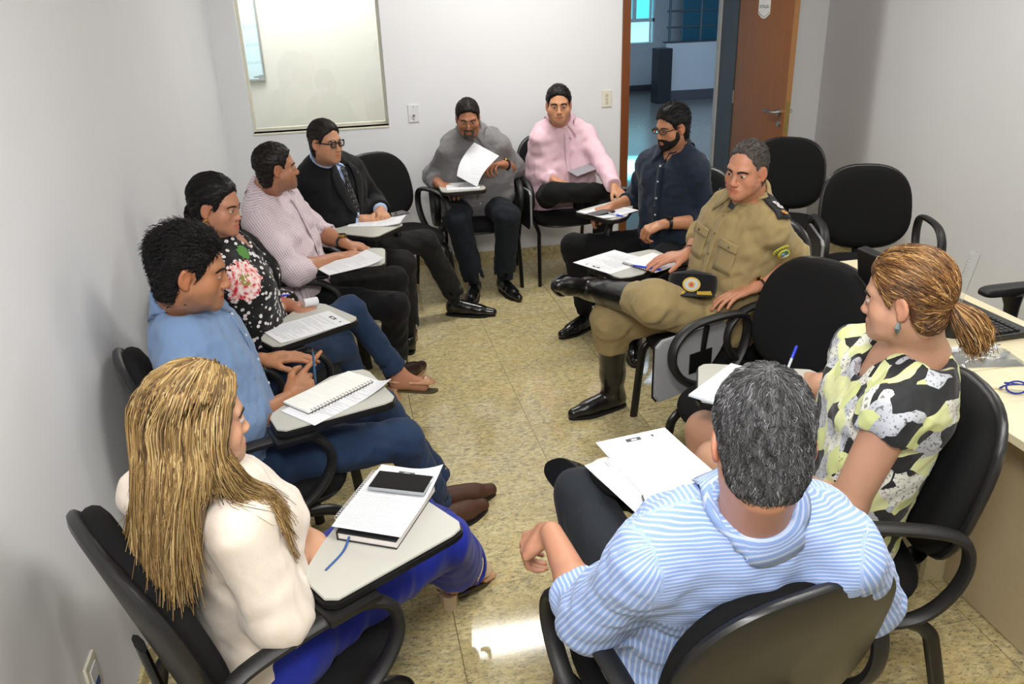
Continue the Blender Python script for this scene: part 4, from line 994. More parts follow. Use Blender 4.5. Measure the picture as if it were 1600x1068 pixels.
        if shirt.get('collar', True):
            ca = nrm(nkd*.75+up*.25); cf = nrm(front-ca*(front@ca)); cl = np.cross(ca, cf); n = 40; gap = rad(shirt.get('open', 10)); th = np.linspace(gap, 2*PI-gap, n)
            r0 = nr_+.008; prof = [(r0+.004, -.012), (r0, .012), (r0-.001, .034), (r0+.006, .041), (r0+.014, .034)]; G = np.zeros((n, 7, 3)); base_c = nk+ca*(.030+shirt.get('cup', 0))+front*.004
            for i, t in enumerate(th):
                ff = min(t, 2*PI-t); wing = math.exp(-(ff/.55)**2); fall = .034+.018*wing*shirt.get('fallk', 1)**2
                pr = prof+[(r0+.016+.010*wing, .032-fall*.7), (r0+.021+.020*wing*shirt.get('fallk', 1), .028-fall*1.4)]
                for j, (r_, z_) in enumerate(pr):
                    tt = t-(1 if t < PI else -1)*0.30*wing*(j >= 4)*(j-3)/3*shirt.get('wing', .2)
                    drop = -.020*(math.cos(t)*.5+.5)*1.0
                    G[i, j] = base_c+ca*(z_+drop)+(cf*math.cos(tt)*1.06+cl*math.sin(tt)*1.08)*r_
            gpt = G.reshape(-1, 3); dd_ = evalp(SP, gpt); ins = dd_ < .007
            if ins.any(): gpt[ins] = to_surface(SP, gpt[ins], .007, 5)[0]
            G = gpt.reshape(n, 7, 3); dx = np.gradient(G, axis=0); dy = np.gradient(G, axis=1); nn = np.cross(dx, dy); nn /= np.linalg.norm(nn, axis=2, keepdims=True)+1e-9
            Vc, Fc = sheet(G, nn, .003); co = emit('collar', np.array(Vc), np.array(Fc), shirt['m'], sob, None, np.stack([(np.array(Vc)-nk)@left, (np.array(Vc)-nk)@up if shirt.get('yoke') is None else (np.array(Vc)-nk)@ca, np.zeros(len(Vc))], 1) if shirt.get('yoke') is None else np.stack([(np.array(Vc)-nk)@ca*1.0, np.zeros(len(Vc)), np.zeros(len(Vc))], 1))
        if shirt.get('placket', True):
            m_ = 18; t_ = np.linspace(.03, shirt.get('plen', .40), m_); ctr = np.array([nk+front*.16-up*t for t in t_]); G = np.stack([ctr-left*.016, ctr, ctr+left*.016], 1)
            gp = G.reshape(-1, 3)
            for _ in range(3): gp, gr = to_surface(SP, gp, .0025, 5)
            G = gp.reshape(m_, 3, 3); gn_ = gr.reshape(m_, 3, 3); Vp, Fp = sheet(G, gn_, .0022); Vp = np.array(Vp); emit('placket', Vp, np.array(Fp), shirt['m'], sob, None, np.stack([(Vp-nk)@left, (Vp-nk)@up, Vp[:, 0]*0], 1))
            for i in range(1, m_, 4):
                c = G[i, 1]+gn_[i, 1]*.003; emb('button', MB().tube([c, c+gn_[i, 1]*.003], .0052, 10), shirt.get('btn', BUTTON), sob)
        def patch(name, pts, m, off_=.002, thick=.0025, n2=6):
            """flat piece laid on the shirt: pts = 4 corners (a,b along the bottom, c,d along the top)"""
            a, b, c, d = [A3(p) for p in pts]; ss = np.linspace(0, 1, n2); G = np.array([[(a*(1-u)+b*u)*(1-v)+(d*(1-u)+c*u)*v for u in ss] for v in ss])
            gp = G.reshape(-1, 3)
            for _ in range(2): gp, gr = to_surface(SP, gp, off_, 5)
            Vp, Fp = sheet(gp.reshape(n2, n2, 3), gr.reshape(n2, n2, 3), thick); return emit(name, np.array(Vp), np.array(Fp), m, sob, None, np.zeros((len(Vp), 3)))
        if shirt.get('extra'): shirt['extra'](dict(nk=nk, up=up, left=left, front=front, J=J, SP=SP, patch=patch, emit=emit, emb=emb, sob=sob, root=root, org=org))
    # ---- hair ---------------------------------------------------------
    hk = o.get('hair'); 
    if hk:
        poly = HEADPOLY[hk['poly']]; th = hk.get('th', .012)
        def hfn(P):
            qq = ((P-HC)@R)/hs
            k = ell((0, -.016, .034), (.0755+th, .098+th*1.1, .088+th*1.2))['fn'](qq)
            if hk.get('quiff'): k = np.minimum(k, ell((0, .055, .115), (.055, .05, .028))['fn'](qq)+.0*k)
            k2 = ell((0, -.044, -.040), (.067+th*.5, .050+th*.6, .080))['fn'](qq); hh_ = np.clip(.5+.5*(k-k2)/.03, 0, 1); k = k+(k2-k)*hh_-.03*hh_*(1-hh_)
            pd = poly_sdf(qq[:, 1:], poly)+.004*folds(P, seed+6, .018)
            hq = np.clip(.5+.5*(k-pd)/.016, 0, 1); k = pd+(k-pd)*hq+.016*hq*(1-hq)
            return (k+.0025*folds(P, seed+3, .03))*hs
        HPr = [rawp(hfn, HC+R@A3((0, -.01, .02))*hs, (.16 if not hk.get('quiff') else .17)*hs)]
        if hk.get('vol'):
            for (a, b, ra, rb) in hk['vol']: HPr.append(cap(a, b, ra, rb, .04))
        V, F = sdf_mesh('hair', HPr, .004)
        me = mesh_np('hair', V-org, [F]); qh = ((V-HC)@R)/hs; az_ = np.arctan2(qh[:, 0], qh[:, 1]+.02); hv0 = np.clip(hk.get('hv0', .3)+.12*np.sin(az_*31)+.12*np.sin(az_*77+qh[:, 2]*30), 0, 1); set_attr(me, 'hv', hv0); hob = add('hair', me, hk['m'], root)
        qv = ((V-HC)@R)/hs; ns_ = int(hk.get('n', 1500)*.66)
        if ns_:
            me.update(); nor = np.zeros(len(V)*3, np.float32); me.vertices.foreach_get('normal', nor); nor = nor.reshape(-1, 3).astype(float)
            ok = np.where(((nor@R)[:, 2] > -.75) & (evalp(HP, V) > .001))[0]; pick = RNG.choice(ok, ns_); p0 = V[pick]; nn = nor[pick]; qq = qv[pick]
            fl = hk.get('flow', 'crown')
            if fl == 'crown': dd = (qq-A3((0, -.065, .115)))@R.T; dd += R[:, 2]*-.01
            elif fl == 'back': dd = np.tile(-R[:, 1]*1.0, (ns_, 1))-R[:, 2]*.45*(qq[:, 1:2] < -.03)+R[:, 2]*.35*(qq[:, 1:2] > .04)
            elif fl == 'tail': dd = (W(*hk['tail'])-p0)
            else: dd = np.tile(A3((0, 0, -1.0)), (ns_, 1))
            dd -= nn*(dd*nn).sum(1)[:, None]; dd /= np.linalg.norm(dd, axis=1, keepdims=True)+1e-9
            L = hk.get('L', .022)*hs*(.6+.8*RNG.random(ns_)); top = np.clip((qq[:, 2]-.05)/.06, 0, 1); L = L*(1+hk.get('toplong', 1.0)*top)
            hv = np.clip(hk.get('hv0', .3)+.30*folds(qq@np.diag((1, .25, 1.0)), seed+5, .03)+RNG.normal(size=ns_)*.2, 0, 1)
            if hk.get('temple_grey'): hv = np.clip(hv+.5*np.exp(-((qq[:, 1]-.02)**2+(qq[:, 2]-.0)**2)/.002), 0, 1)
            jt = RNG.normal(size=(ns_, 3))*hk.get('jit', .18); pth = [p0-nn*.001]; pc = p0.copy(); dcur = dd+jt; sg_ = 4
            for k_ in range(sg_):
                pc = pc+(dcur/np.linalg.norm(dcur, axis=1, keepdims=True))*(L/sg_)[:, None]; tg = .0006+.0012*(k_ < sg_-1)+hk.get('lift', .18)*.020*((k_+1)/sg_)**1.3*L/.02*RNG.random(ns_)*.5
                sd_ = evalp(HPr, pc); ins = np.abs(sd_-tg) > .0004
                if ins.any():
                    e3 = 1.5e-3; pi_ = pc[ins]; gg = np.stack([evalp(HPr, pi_+np.eye(3)[a_]*e3)-sd_[ins] for a_ in range(3)], 1); gg /= np.linalg.norm(gg, axis=1, keepdims=True)+1e-9; pc[ins] = pi_+gg*np.clip(tg[ins]-sd_[ins], -.012, .012)[:, None]
                dcur = pc-pth[-1]+jt*.003; pth.append(pc.copy())
            strands('hair_strands', None, None, None, None, hk['m'], hob, org, hk.get('r', .0011)*1.22, paths=np.stack(pth, 1), hv=hv)
        if hk.get('paths') is not None:
            pth, hv = hk['paths'](W, R, HC, J, HPr, SP); strands('hair_locks', None, None, None, None, hk['m'], hob, org, hk.get('r', .0011)*1.35, paths=pth, hv=hv)
    bd = o.get('beard')
    if bd:
        side_poly = bd['poly']
        def bfn(P):
            qq = ((P-HC)@R)/hs; b0 = evalp(HP, P)/hs-bd.get('th', .005); pd = poly_sdf(qq[:, 1:], side_poly)
            mouth = np.hypot(qq[:, 0]/.025, (qq[:, 2]+.0715)/.0125)-1; b0 = np.maximum(b0, -mouth*.012)
            if bd.get('w'): b0 = np.maximum(b0, np.abs(qq[:, 0])-bd['w'])
            return (np.maximum(b0, pd)+.0012*folds(P, seed+4, .012))*hs
        V, F = sdf_mesh('beard', [rawp(bfn, W(0, .04, -.07), .11*hs)], .0035); me = mesh_np('beard', V-org, [F]); set_attr(me, 'hv', RNG.random(len(V))*.5); add('beard', me, bd['m'], root)
    jk = o.get('jacket')
    if jk:
        off = .024; TP = torso(off)+torso_links(off); S_ = sleeves(off, 1.93, False, 1.05)
        vee = [cap(nk+front*.10+up*.10, nk+front*.16-up*.10, .050, .045, .01, 's'), cap(nk+front*.16-up*.10, nk+front*.17-up*.28, .046, .012, .01, 's')]
        JP = TP+S_+[cap(nk-nkd*.02, nk+nkd*.2, nr_+.022, None, .008, 's')]+vee
        def postj(P, D):
            m = np.abs(D) < .03
            if m.any(): D[m] += .005*folds(P[m], seed+2, .13)
            return D
        COVER.append(JP)
        V, F = sdf_mesh('jacket', JP, hc, postj, .008); jo = emit('jacket', V, F, jk['m'], root)
        JS = TP+S_
        for m in (-1, 1):
            G = np.array([[nk+left*m*(a+w_*b)+front*.17+up*z for b in np.linspace(0, 1, 4)] for a, w_, z in ((.052, .03, .01), (.056, .055, -.05), (.053, .065, -.10), (.040, .060, -.16), (.024, .045, -.23), (.008, .018, -.30))])
            gp = G.reshape(-1, 3)
            for _ in range(3): gp, gr = to_surface(JS, gp, .006, 5)
            Vp, Fp = sheet(gp.reshape(6, 4, 3), gr.reshape(6, 4, 3), .003*1.0); emit('lapel', np.array(Vp), np.array(Fp), jk['m'], jo)
        pin, gr = to_surface(JS, np.array([nk+left*.085+front*.16-up*.075]*2), .010, 8); emb('lapel_pin', MB().tube([pin[0], pin[0]+gr[0]*.003], .008, 12), STEEL, jo)
        tw = [(.0, .013, .020), (-.025, .018, .022), (-.04, .012, .016), (-.12, .020, .012), (-.24, .030, .010), (-.33, .036, .010), (-.37, .005, .010)]
        G = np.array([[nk+front*(.16)+up*(z-.015)+left*s_*w_ for s_ in (-1, -.4, .4, 1)] for z, w_, o_ in tw]); offs = np.repeat([o_ for _, _, o_ in tw], 4)
        gp = G.reshape(-1, 3)
        for _ in range(3): gp, gr = to_surface(SP, gp, 0, 5)
        gp = gp+gr*offs[:, None]*.5; Vp, Fp = sheet(gp.reshape(len(tw), 4, 3), gr.reshape(len(tw), 4, 3), .004); emit('necktie', np.array(Vp), np.array(Fp), jk['tie'], root)
    # ---- trousers ------------------------------------------------------------
    tr = o.get('trousers')
    if tr:
        of = tr.get('off', .010); ff = (.93 if fem else 1.0)*.94; P = [cap(J['HL'], J['HR'], .105*ff+of, None, .05), cap(J['PL']+up*.02, J['PL']+up*.10, .11*ff+of, .100*ff+of, .05)]
        for S in 'LR':
            H_, K, A_ = J['H'+S], J['K'+S], J['A'+S]; n = nrm(A_-K); e_ = tr.get('end', .97); q = K+(A_-K)*e_; hr_ = tr.get('hem', .055); kr = tr.get('knee', .062)
            P += [cap(H_, K, .088*ff+of, kr*ff+of*.6, .04), cap(K, q+n*.03, kr*ff+of*.6, hr_, .035, 'u', [(q, n)])]
            if tr.get('cuffm') is None and tr.get('turnup'): P.append(cap(q-n*.05, q+n*.002, hr_+.006, None, .004, 'u', [(q+n*.002, n), (q-n*.05, -n)]))
        if tr.get('hemsub', True):
            for S in 'LR':
                K, A_ = J['K'+S], J['A'+S]; n = nrm(A_-K); q = K+(A_-K)*tr.get('end', .97); hr_ = tr.get('hem', .055); P.append(cap(q-n*.025, q+n*.1, hr_-.006, None, .004, 's'))
        def postt(Pp, D):
            m = np.abs(D) < .03
            if m.any():
                q_ = Pp[m]; D[m] += tr.get('fold', .005)*folds(q_, seed+7, .10)
            return D
        COVER.append(P)
        V, F = sdf_mesh('trousers', P, hc, postt, .006); to = emit(tr.get('name', 'trousers'), V, F, tr['m'], root)
    if o.get('dress_skirt'):
        P = [cap(J['HL'], J['HR'], .125, None, .05), cap(J['PL'], J['PL']+up*.12, .115, .10, .05)]
        for S in 'LR':
            H_, K = J['H'+S], J['K'+S]; n = nrm(K-H_); q = H_+(K-H_)*.80; P.append(cap(H_, K, .10, .078, .05, 'u', [(q, n)]))
        def posts(Pp, D):
            m = np.abs(D) < .03
            if m.any(): D[m] += .006*folds(Pp[m], seed+7, .10)
            return D
        COVER.append(P)
        V, F = sdf_mesh('skirt', P, hc, posts, .006); emit('skirt', V, F, o['dress_skirt'], root)
    # ---- shoes ------------------------------------------------------------------
    sh = o.get('shoes')
    if sh:
        for S in 'LR':
            if S in sh.get('skip', ''): continue
            base, f_, u_, l_ = FR[S]; K, A_ = J['K'+S], J['A'+S]; pt = sh.get('heel', 0.0); z_ = sh.get('s', 1.0)
            def fp(f, u, l=0): return base+(f_*f+l_*l)*z_+u_*(u*z_+pt*float(np.clip(1-(f+.06)/.19, 0, 1)))
            kind = sh['kind']; n_out = 36; out = []
            for i in range(n_out):
                t = i/n_out*2*PI; x = -math.cos(t); y = math.sin(t)
                fw_ = x*.145+.075; wd = (.036+.012*math.exp(-((x-.35)/.45)**2))*(abs(y)**.75)*np.sign(y)
                if x > .7: wd *= sh.get('point', 1.0)
                out.append((fw_, wd))
            if kind in ('oxford', 'loafer', 'boot'):
                P = [cap(fp(-.035, .042), fp(.05, .040), .034, .034, .02), cap(fp(.04, .038), fp(.13, .034, 0), .034, .036, .02), cap(fp(.12, .030), fp(.20*(1.0 if sh.get('point', 1) == 1 else 1.04), .024), .037, .018+.008*sh.get('point', 1.0), .02),
                     cap(fp(-.02, .075), fp(.09, .048), .034 if kind != 'loafer' else .026, .030, .025)]
                if kind == 'boot': nn = nrm(K-A_); P += [cap(A_-nn*.02, A_+nn*.12, .051, .056, .02), cap(A_+nn*.1, A_+nn*.34, .056, .068, .02, 'u', [(A_+nn*.33, nn)]), cap(fp(-.01, .06), A_, .040, .045, .02)]
                if kind == 'oxford': P.append(cap(fp(-.03, .06), fp(-.02, .095), .034, .034, .015, 'u', [(fp(-.02, .088), u_)]))
                P.append(rawp(lambda Q, b=fp(0, .010), n=-u_: (Q-b)@n, base, 9, .003, 'i'))
                V, F = sdf_mesh('shoe', P, .0042); so = emit('boot' if kind == 'boot' else 'shoe', V, F, sh['m'], root)
                mb = MB(); bm_ = [fp(a*1.01, 0, b) for a, b in out]; tp_ = [fp(a*1.01, .013, b) for a, b in out]; mb.quadmesh([tuple(x) for x in bm_+tp_], [tuple(range(n_out-1, -1, -1)), tuple(range(n_out, 2*n_out))]+[(i, (i+1) % n_out, n_out+(i+1) % n_out, n_out+i) for i in range(n_out)])
                emb('sole', mb, sh.get('sole', SOLEB), so, False)
                if kind == 'boot': nn = nrm(K-A_); P2 = MB().tube([A_+nn*.315, A_+nn*.331], .0715, 24); emb('boot_top_band', P2, sh['m'], so)
                if kind == 'oxford':
                    for q in range(4): a = fp(.035+.018*q, .088-.009*q, -.017); b = fp(.035+.018*q, .088-.009*q, .017); c = fp(.035+.018*q, .097-.009*q, 0); emb('lace', MB().tube(smooth_path([a, c, b], 4), .0022, 5), sh['m'], so)
                elif kind == 'loafer': emb('strap', MB().tube(smooth_path([fp(.07, .02, -.040), fp(.075, .060, -.022), fp(.077, .068, 0), fp(.075, .060, .022), fp(.07, .02, .040)], 4), .006, 6, sx=.5, sy=1.8), sh['m'], so)
                if sh.get('sock', True) and kind != 'boot':
                    nn = nrm(K-A_); P = [cap(fp(-.005, .06), A_+nn*.10, .036, .042, .02)]; V, F = sdf_mesh('sock', P, .006); emit('sock', V, F, sh.get('sockm', SOCK), root)
            else:   # open pumps
                P = [cap(fp(-.035, .038), fp(.05, .034), .038, .037, .02), cap(fp(.04, .034), fp(.10, .030), .038, .042, .02), cap(fp(.10, .028), fp(.158, .018), .042, .024, .02)]
                P.append(cap(fp(-.03, .090), fp(.062, .080), .046, .044, .006, 's'))
                if kind == 'peep': P.append(sph(fp(.185, .030), .030, .006, 's'))
                P.append(rawp(lambda Q: -np.min([(Q-fp(0, .004))@u_-pt*np.clip(1-(((Q-base)@f_)+.06)/.19, 0, 1)], axis=0), base, 9, .003, 'i'))
                V, F = sdf_mesh('shoe', P, .0036); so = emit('shoe', V, F, sh['m'], root)
                mb = MB(); o2 = [(a*.755-.002, b*.90) for a, b in out]; bm_ = [fp(a, -.002, b) for a, b in o2]; tp_ = [fp(a, .006, b) for a, b in o2]; mb.quadmesh([tuple(x) for x in bm_+tp_], [tuple(range(n_out-1, -1, -1)), tuple(range(n_out, 2*n_out))]+[(i, (i+1) % n_out, n_out+(i+1) % n_out, n_out+i) for i in range(n_out)])
                emb('sole', mb, sh.get('sole', SOLED), so, False)
                hp2 = base+f_*-.045; emb('block_heel', MB().tube([hp2+u_*(pt+.012), hp2+u_*0.0], [.030, .026], 4 if kind == 'block' else 8), sh['m'], so, False)
    # ---- wrist pieces -------------------------------------------------------------
    for S, kind in o.get('wrist', []):
        el, wr = J['E'+S], J['W'+S]; ax = nrm(wr-el); c = wr-ax*.030; n = A3(o.get('hand'+S, {}).get('n', (0, 0, -1))); n = -nrm(n-ax*(n@ax)); b_ = np.cross(ax, n); r_ = .0335*fs
        th = np.linspace(0, 2*PI, 21)[:-1]; ring = [c+(n*math.cos(t)+b_*math.sin(t))*r_ for t in th]
        if kind in ('black', 'gold', 'goldface'):
            e_ = emb('wristwatch', MB().tube(ring, .006, 6, True, sx=.45, sy=1.7), WATCHB if kind != 'gold' else GOLD, root)
            emb('watch_case', MB().tube([c+n*(r_-.002), c+n*(r_+.009)], .019, 18), WATCHB if kind == 'black' else GOLD, e_); emb('watch_dial', MB().tube([c+n*(r_+.009), c+n*(r_+.0098)], .0155, 18), plain('watch_dial', srgb('#24262a'), .15), e_)
        else:
            emb('bracelet', MB().tube(ring, .005 if kind == 'white' else .0035, 6, True, sx=.5, sy=1.6), {'white': plain('ivory_bangle', srgb('#e2dccb'), .3), 'bead': plain('dark_bead', srgb('#3b2a22'), .4), 'gold_thin': GOLD}[kind], root)
    # body: one continuous mesh, coarser where clothes cover it
    hid = np.zeros(len(VB), bool)
    for pr in COVER: hid |= evalp(pr, VB) < -.011
    key = np.floor((VB+5)/.016).astype(np.int64); key = (key[:, 0]*2000+key[:, 1])*2000+key[:, 2]; key[~hid] = -1-np.arange((~hid).sum())
    uq, inv = np.unique(key, return_inverse=True); inv = inv.ravel(); cnt = np.bincount(inv); V2 = np.stack([np.bincount(inv, VB[:, a])/cnt for a in range(3)], 1); T2 = np.stack([np.bincount(inv, TB[:, a])/cnt for a in range(3)], 1)
    Q = inv[FB]; same = np.stack([Q[:, a] == Q[:, (a+1) % 4] for a in range(4)], 1); ns2 = same.sum(1); diag = (Q[:, 0] == Q[:, 2]) | (Q[:, 1] == Q[:, 3])
    quads = Q[(ns2 == 0) & ~diag]; tq = Q[(ns2 == 1) & ~diag]; ts = same[(ns2 == 1) & ~diag]; tri = np.zeros((len(tq), 3), np.int64)
    for a in range(4): m_ = ts[:, a]; tri[m_] = tq[m_][:, [i for i in range(4) if i != a]]
    if len(tri): _, ui = np.unique(np.sort(tri, 1), axis=0, return_index=True); tri = tri[ui]
    me = mesh_np('body', V2-org, [quads, tri] if len(tri) else [quads]); me.validate(); set_attr(me, 'tint', np.concatenate([T2, np.ones((len(T2), 1))], 1), 'COL'); add('body', me, SKIN, root)
    return root, dict(J=J, up=up, front=front, left=left, nk=nk, W=W, R=R, HC=HC)
# joints of every seated figure, metres
JOINTS = {
 'blonde': {'HC': (-0.308, 1.393, 1.135), 'NK': (-0.339, 1.476, 0.98), 'SL': (-0.483, 1.572, 0.915), 'SR': (-0.258, 1.325, 0.949), 'EL': (-0.336, 1.699, 0.72), 'ER': (-0.257, 1.395, 0.689), 'WL': (-0.156, 1.536, 0.72), 'WR': (-0.199, 1.625, 0.673), 'PL': (-0.237, 1.545, 0.528), 'KL': (0.044, 1.925, 0.446), 'KR': (0.126, 1.789, 0.441), 'AL': (0.177, 2.162, 0.137), 'AR': (0.202, 2.036, 0.125), 'TL': (0.301, 2.301, 0.057), 'TR': (0.313, 2.189, 0.055), 'HL': (-0.253, 1.644, 0.534), 'HR': (-0.151, 1.503, 0.547)},
 'denim': {'HC': (-0.432, 2.209, 1.167), 'NK': (-0.495, 2.302, 1.019), 'SL': (-0.481, 2.486, 0.988), 'SR': (-0.491, 2.125, 0.956), 'EL': (-0.587, 2.518, 0.72), 'ER': (-0.375, 2.171, 0.696), 'WL': (-0.344, 2.597, 0.72), 'WR': (-0.252, 2.392, 0.667), 'PL': (-0.391, 2.349, 0.532), 'KL': (0.017, 2.629, 0.484), 'KR': (0.083, 2.343, 0.494), 'AL': (0.224, 2.638, 0.112), 'AR': (0.194, 2.501, 0.12), 'TL': (0.404, 2.69, 0.034), 'TR': (0.34, 2.583, 0.02), 'HL': (-0.375, 2.448, 0.531), 'HR': (-0.338, 2.265, 0.534)},
 'floral': {'HC': (-0.448, 2.919, 1.175), 'NK': (-0.458, 2.984, 1.011), 'SL': (-0.41, 3.152, 0.974), 'SR': (-0.466, 2.813, 0.959), 'EL': (-0.383, 3.255, 0.72), 'ER': (-0.42, 2.906, 0.703), 'WL': (-0.24, 3.059, 0.72), 'WR': (-0.303, 3.117, 0.724), 'PL': (-0.381, 2.998, 0.54), 'KL': (-0.045, 3.32, 0.601), 'KR': (-0.099, 3.227, 0.475), 'AL': (0.142, 3.335, 0.247), 'AR': (-0.018, 3.341, 0.101), 'TL': (0.316, 3.382, 0.182), 'TR': (0.121, 3.453, 0.032), 'HL': (-0.377, 3.089, 0.533), 'HR': (-0.351, 2.911, 0.537)},
 'striped': {'HC': (-0.293, 3.684, 1.149), 'NK': (-0.365, 3.786, 1.011), 'SL': (-0.29, 3.955, 0.977), 'SR': (-0.406, 3.611, 0.956), 'EL': (-0.153, 4.054, 0.741), 'ER': (-0.266, 3.502, 0.727), 'WL': (-0.04, 3.826, 0.745), 'WR': (-0.088, 3.685, 0.723), 'PL': (-0.272, 3.795, 0.52), 'KL': (0.181, 4.013, 0.481), 'KR': (0.152, 3.591, 0.493), 'AL': (0.203, 4.225, 0.115), 'AR': (0.139, 3.787, 0.12), 'TL': (0.271, 4.395, 0.033), 'TR': (0.26, 3.912, 0.024), 'HL': (-0.234, 3.887, 0.518), 'HR': (-0.258, 3.7, 0.521)},
 'suit': {'HC': (-0.084, 4.296, 1.148), 'NK': (-0.103, 4.426, 1.016), 'SL': (0.034, 4.548, 0.982), 'SR': (-0.208, 4.277, 0.975), 'EL': (0.129, 4.655, 0.729), 'ER': (-0.184, 4.411, 0.719), 'WL': (0.16, 4.403, 0.749), 'WR': (0.053, 4.316, 0.732), 'PL': (-0.052, 4.404, 0.524), 'KL': (0.407, 4.6, 0.499), 'KR': (0.236, 4.132, 0.524), 'AL': (0.573, 4.659, 0.114), 'AR': (0.236, 4.206, 0.108), 'TL': (0.748, 4.596, 0.03), 'TR': (0.236, 4.392, 0.031), 'HL': (-0.012, 4.494, 0.52), 'HR': (-0.132, 4.349, 0.519)},
 'grey': {'HC': (0.757, 5.048, 1.116), 'NK': (0.796, 5.185, 0.996), 'SL': (0.979, 5.146, 0.952), 'SR': (0.621, 5.132, 0.929), 'EL': (1.097, 5.303, 0.739), 'ER': (0.547, 5.322, 0.723), 'WL': (0.972, 5.092, 0.81), 'WR': (0.561, 5.068, 0.72), 'PL': (0.818, 5.308, 0.518), 'KL': (0.955, 4.914, 0.516), 'KR': (0.642, 4.928, 0.526), 'AL': (0.93, 4.98, 0.1), 'AR': (0.732, 4.96, 0.11), 'TL': (0.979, 4.799, 0.035), 'TR': (0.666, 4.789, 0.037), 'HL': (0.912, 5.341, 0.53), 'HR': (0.727, 5.347, 0.525)},
 'pink': {'HC': (1.349, 5.136, 1.149), 'NK': (1.387, 5.255, 1.011), 'SL': (1.57, 5.217, 0.966), 'SR': (1.216, 5.181, 0.964), 'EL': (1.628, 5.035, 0.748), 'ER': (1.209, 5.303, 0.701), 'WL': (1.607, 4.789, 0.685), 'WR': (1.294, 5.062, 0.693), 'PL': (1.392, 5.297, 0.519), 'KL': (1.592, 4.921, 0.504), 'KR': (1.247, 4.914, 0.647), 'AL': (1.591, 5.046, 0.102), 'AR': (1.659, 4.99, 0.602), 'TL': (1.591, 5.233, 0.03), 'TR': (1.743, 4.809, 0.617), 'HL': (1.482, 5.336, 0.522), 'HR': (1.296, 5.322, 0.524)},
 'navy': {'HC': (1.606, 3.909, 1.172), 'NK': (1.671, 3.995, 1.021), 'SL': (1.725, 3.818, 0.979), 'SR': (1.559, 4.14, 0.978), 'EL': (1.785, 3.831, 0.697), 'ER': (1.571, 4.286, 0.727), 'WL': (1.533, 3.793, 0.711), 'WR': (1.37, 4.129, 0.733), 'PL': (1.652, 3.988, 0.524), 'KL': (1.326, 3.688, 0.484), 'KR': (1.18, 4.212, 0.51), 'AL': (1.427, 3.855, 0.109), 'AR': (1.268, 4.232, 0.098), 'TL': (1.363, 3.683, 0.034), 'TR': (1.106, 4.138, 0.033), 'HL': (1.693, 3.904, 0.521), 'HR': (1.587, 4.062, 0.518)},
 'officer': {'HC': (1.464, 2.826, 1.169), 'NK': (1.539, 2.918, 1.021), 'SL': (1.563, 2.733, 0.99), 'SR': (1.481, 3.093, 0.966), 'EL': (1.724, 2.871, 0.783), 'ER': (1.517, 3.299, 0.755), 'WL': (1.499, 2.755, 0.726), 'WR': (1.363, 3.091, 0.778), 'PL': (1.463, 2.88, 0.521), 'KL': (1.122, 2.81, 0.683), 'KR': (1.049, 3.129, 0.502), 'AL': (0.988, 3.213, 0.618), 'AR': (1.102, 3.256, 0.095), 'TL': (0.824, 3.113, 0.684), 'TR': (0.917, 3.213, 0.033), 'HL': (1.524, 2.798, 0.518), 'HR': (1.462, 2.978, 0.507)},
 'dress': {'HC': (1.181, 1.495, 1.17), 'NK': (1.257, 1.523, 1.008), 'SL': (1.129, 1.385, 0.956), 'SR': (1.237, 1.709, 0.976), 'EL': (1.065, 1.427, 0.689), 'ER': (1.295, 1.847, 0.738), 'WL': (1.084, 1.661, 0.616), 'WR': (1.318, 2.084, 0.673), 'PL': (1.175, 1.592, 0.529), 'KL': (0.975, 1.924, 0.522), 'KR': (1.017, 2.092, 0.528), 'AL': (0.975, 1.924, 0.111), 'AR': (1.017, 2.092, 0.114), 'TL': (0.805, 1.98, 0.031), 'TR': (0.849, 2.148, 0.031), 'HL': (1.109, 1.524, 0.524), 'HR': (1.161, 1.695, 0.528)},
 'stripe_blue': {'HC': (0.57, 0.973, 1.202), 'NK': (0.597, 1.035, 1.016), 'SL': (0.405, 1.041, 0.96), 'SR': (0.779, 0.993, 0.949), 'EL': (0.366, 1.193, 0.701), 'ER': (0.903, 1.104, 0.694), 'WL': (0.358, 1.46, 0.712), 'WR': (0.754, 1.317, 0.775), 'PL': (0.622, 1.245, 0.536), 'KL': (0.5, 1.716, 0.622), 'KR': (0.825, 1.722, 0.535), 'AL': (0.5, 1.556, 0.198), 'AR': (0.424, 1.717, 0.7), 'TL': (0.5, 1.412, 0.036), 'TR': (0.48, 1.9, 0.613), 'HL': (0.523, 1.269, 0.537), 'HR': (0.72, 1.282, 0.547)},
}
# ------------------------------------------------------------------ people: cast
def guide_paths(guides, n, m=14, jit=.006, seed=1, spread=1.0, tipj=.02):
    r = np.random.default_rng(seed); G = np.array([smooth_path(g, 6)[np.linspace(0, (len(g)-1)*6, m).round().astype(int)] for g in guides]); K = len(G)
    u = r.random(n)*(K-1); i = np.minimum(u.astype(int), K-2); f = (u-i)[:, None, None]; P = G[i]*(1-f)+G[i+1]*f
    t = np.linspace(0, 1, m)[None, :, None]; P = P+r.normal(size=(n, 1, 3))*jit*(.35+.9*t)+r.normal(size=(n, 1, 3))*tipj*t**3
    P += .004*np.sin(t*9+r.random((n, 1, 1))*6)*r.normal(size=(n, 1, 3))*t
    k = r.uniform(.78, 1.0, n); idx = np.linspace(0, 1, m)[None, :]*k[:, None]*(m-1); a = np.minimum(idx.astype(int), m-2); ff = (idx-a)[..., None]
    P = np.take_along_axis(P, a[..., None].repeat(3, 2), 1)*(1-ff)+np.take_along_axis(P, (a+1)[..., None].repeat(3, 2), 1)*ff
    hv = np.clip(.55+.30*np.sin(u*23+1.3)*np.sin(u*9.1)+r.normal(size=n)*.20, 0, 1); return P, hv
JB = JOINTS['blonde']
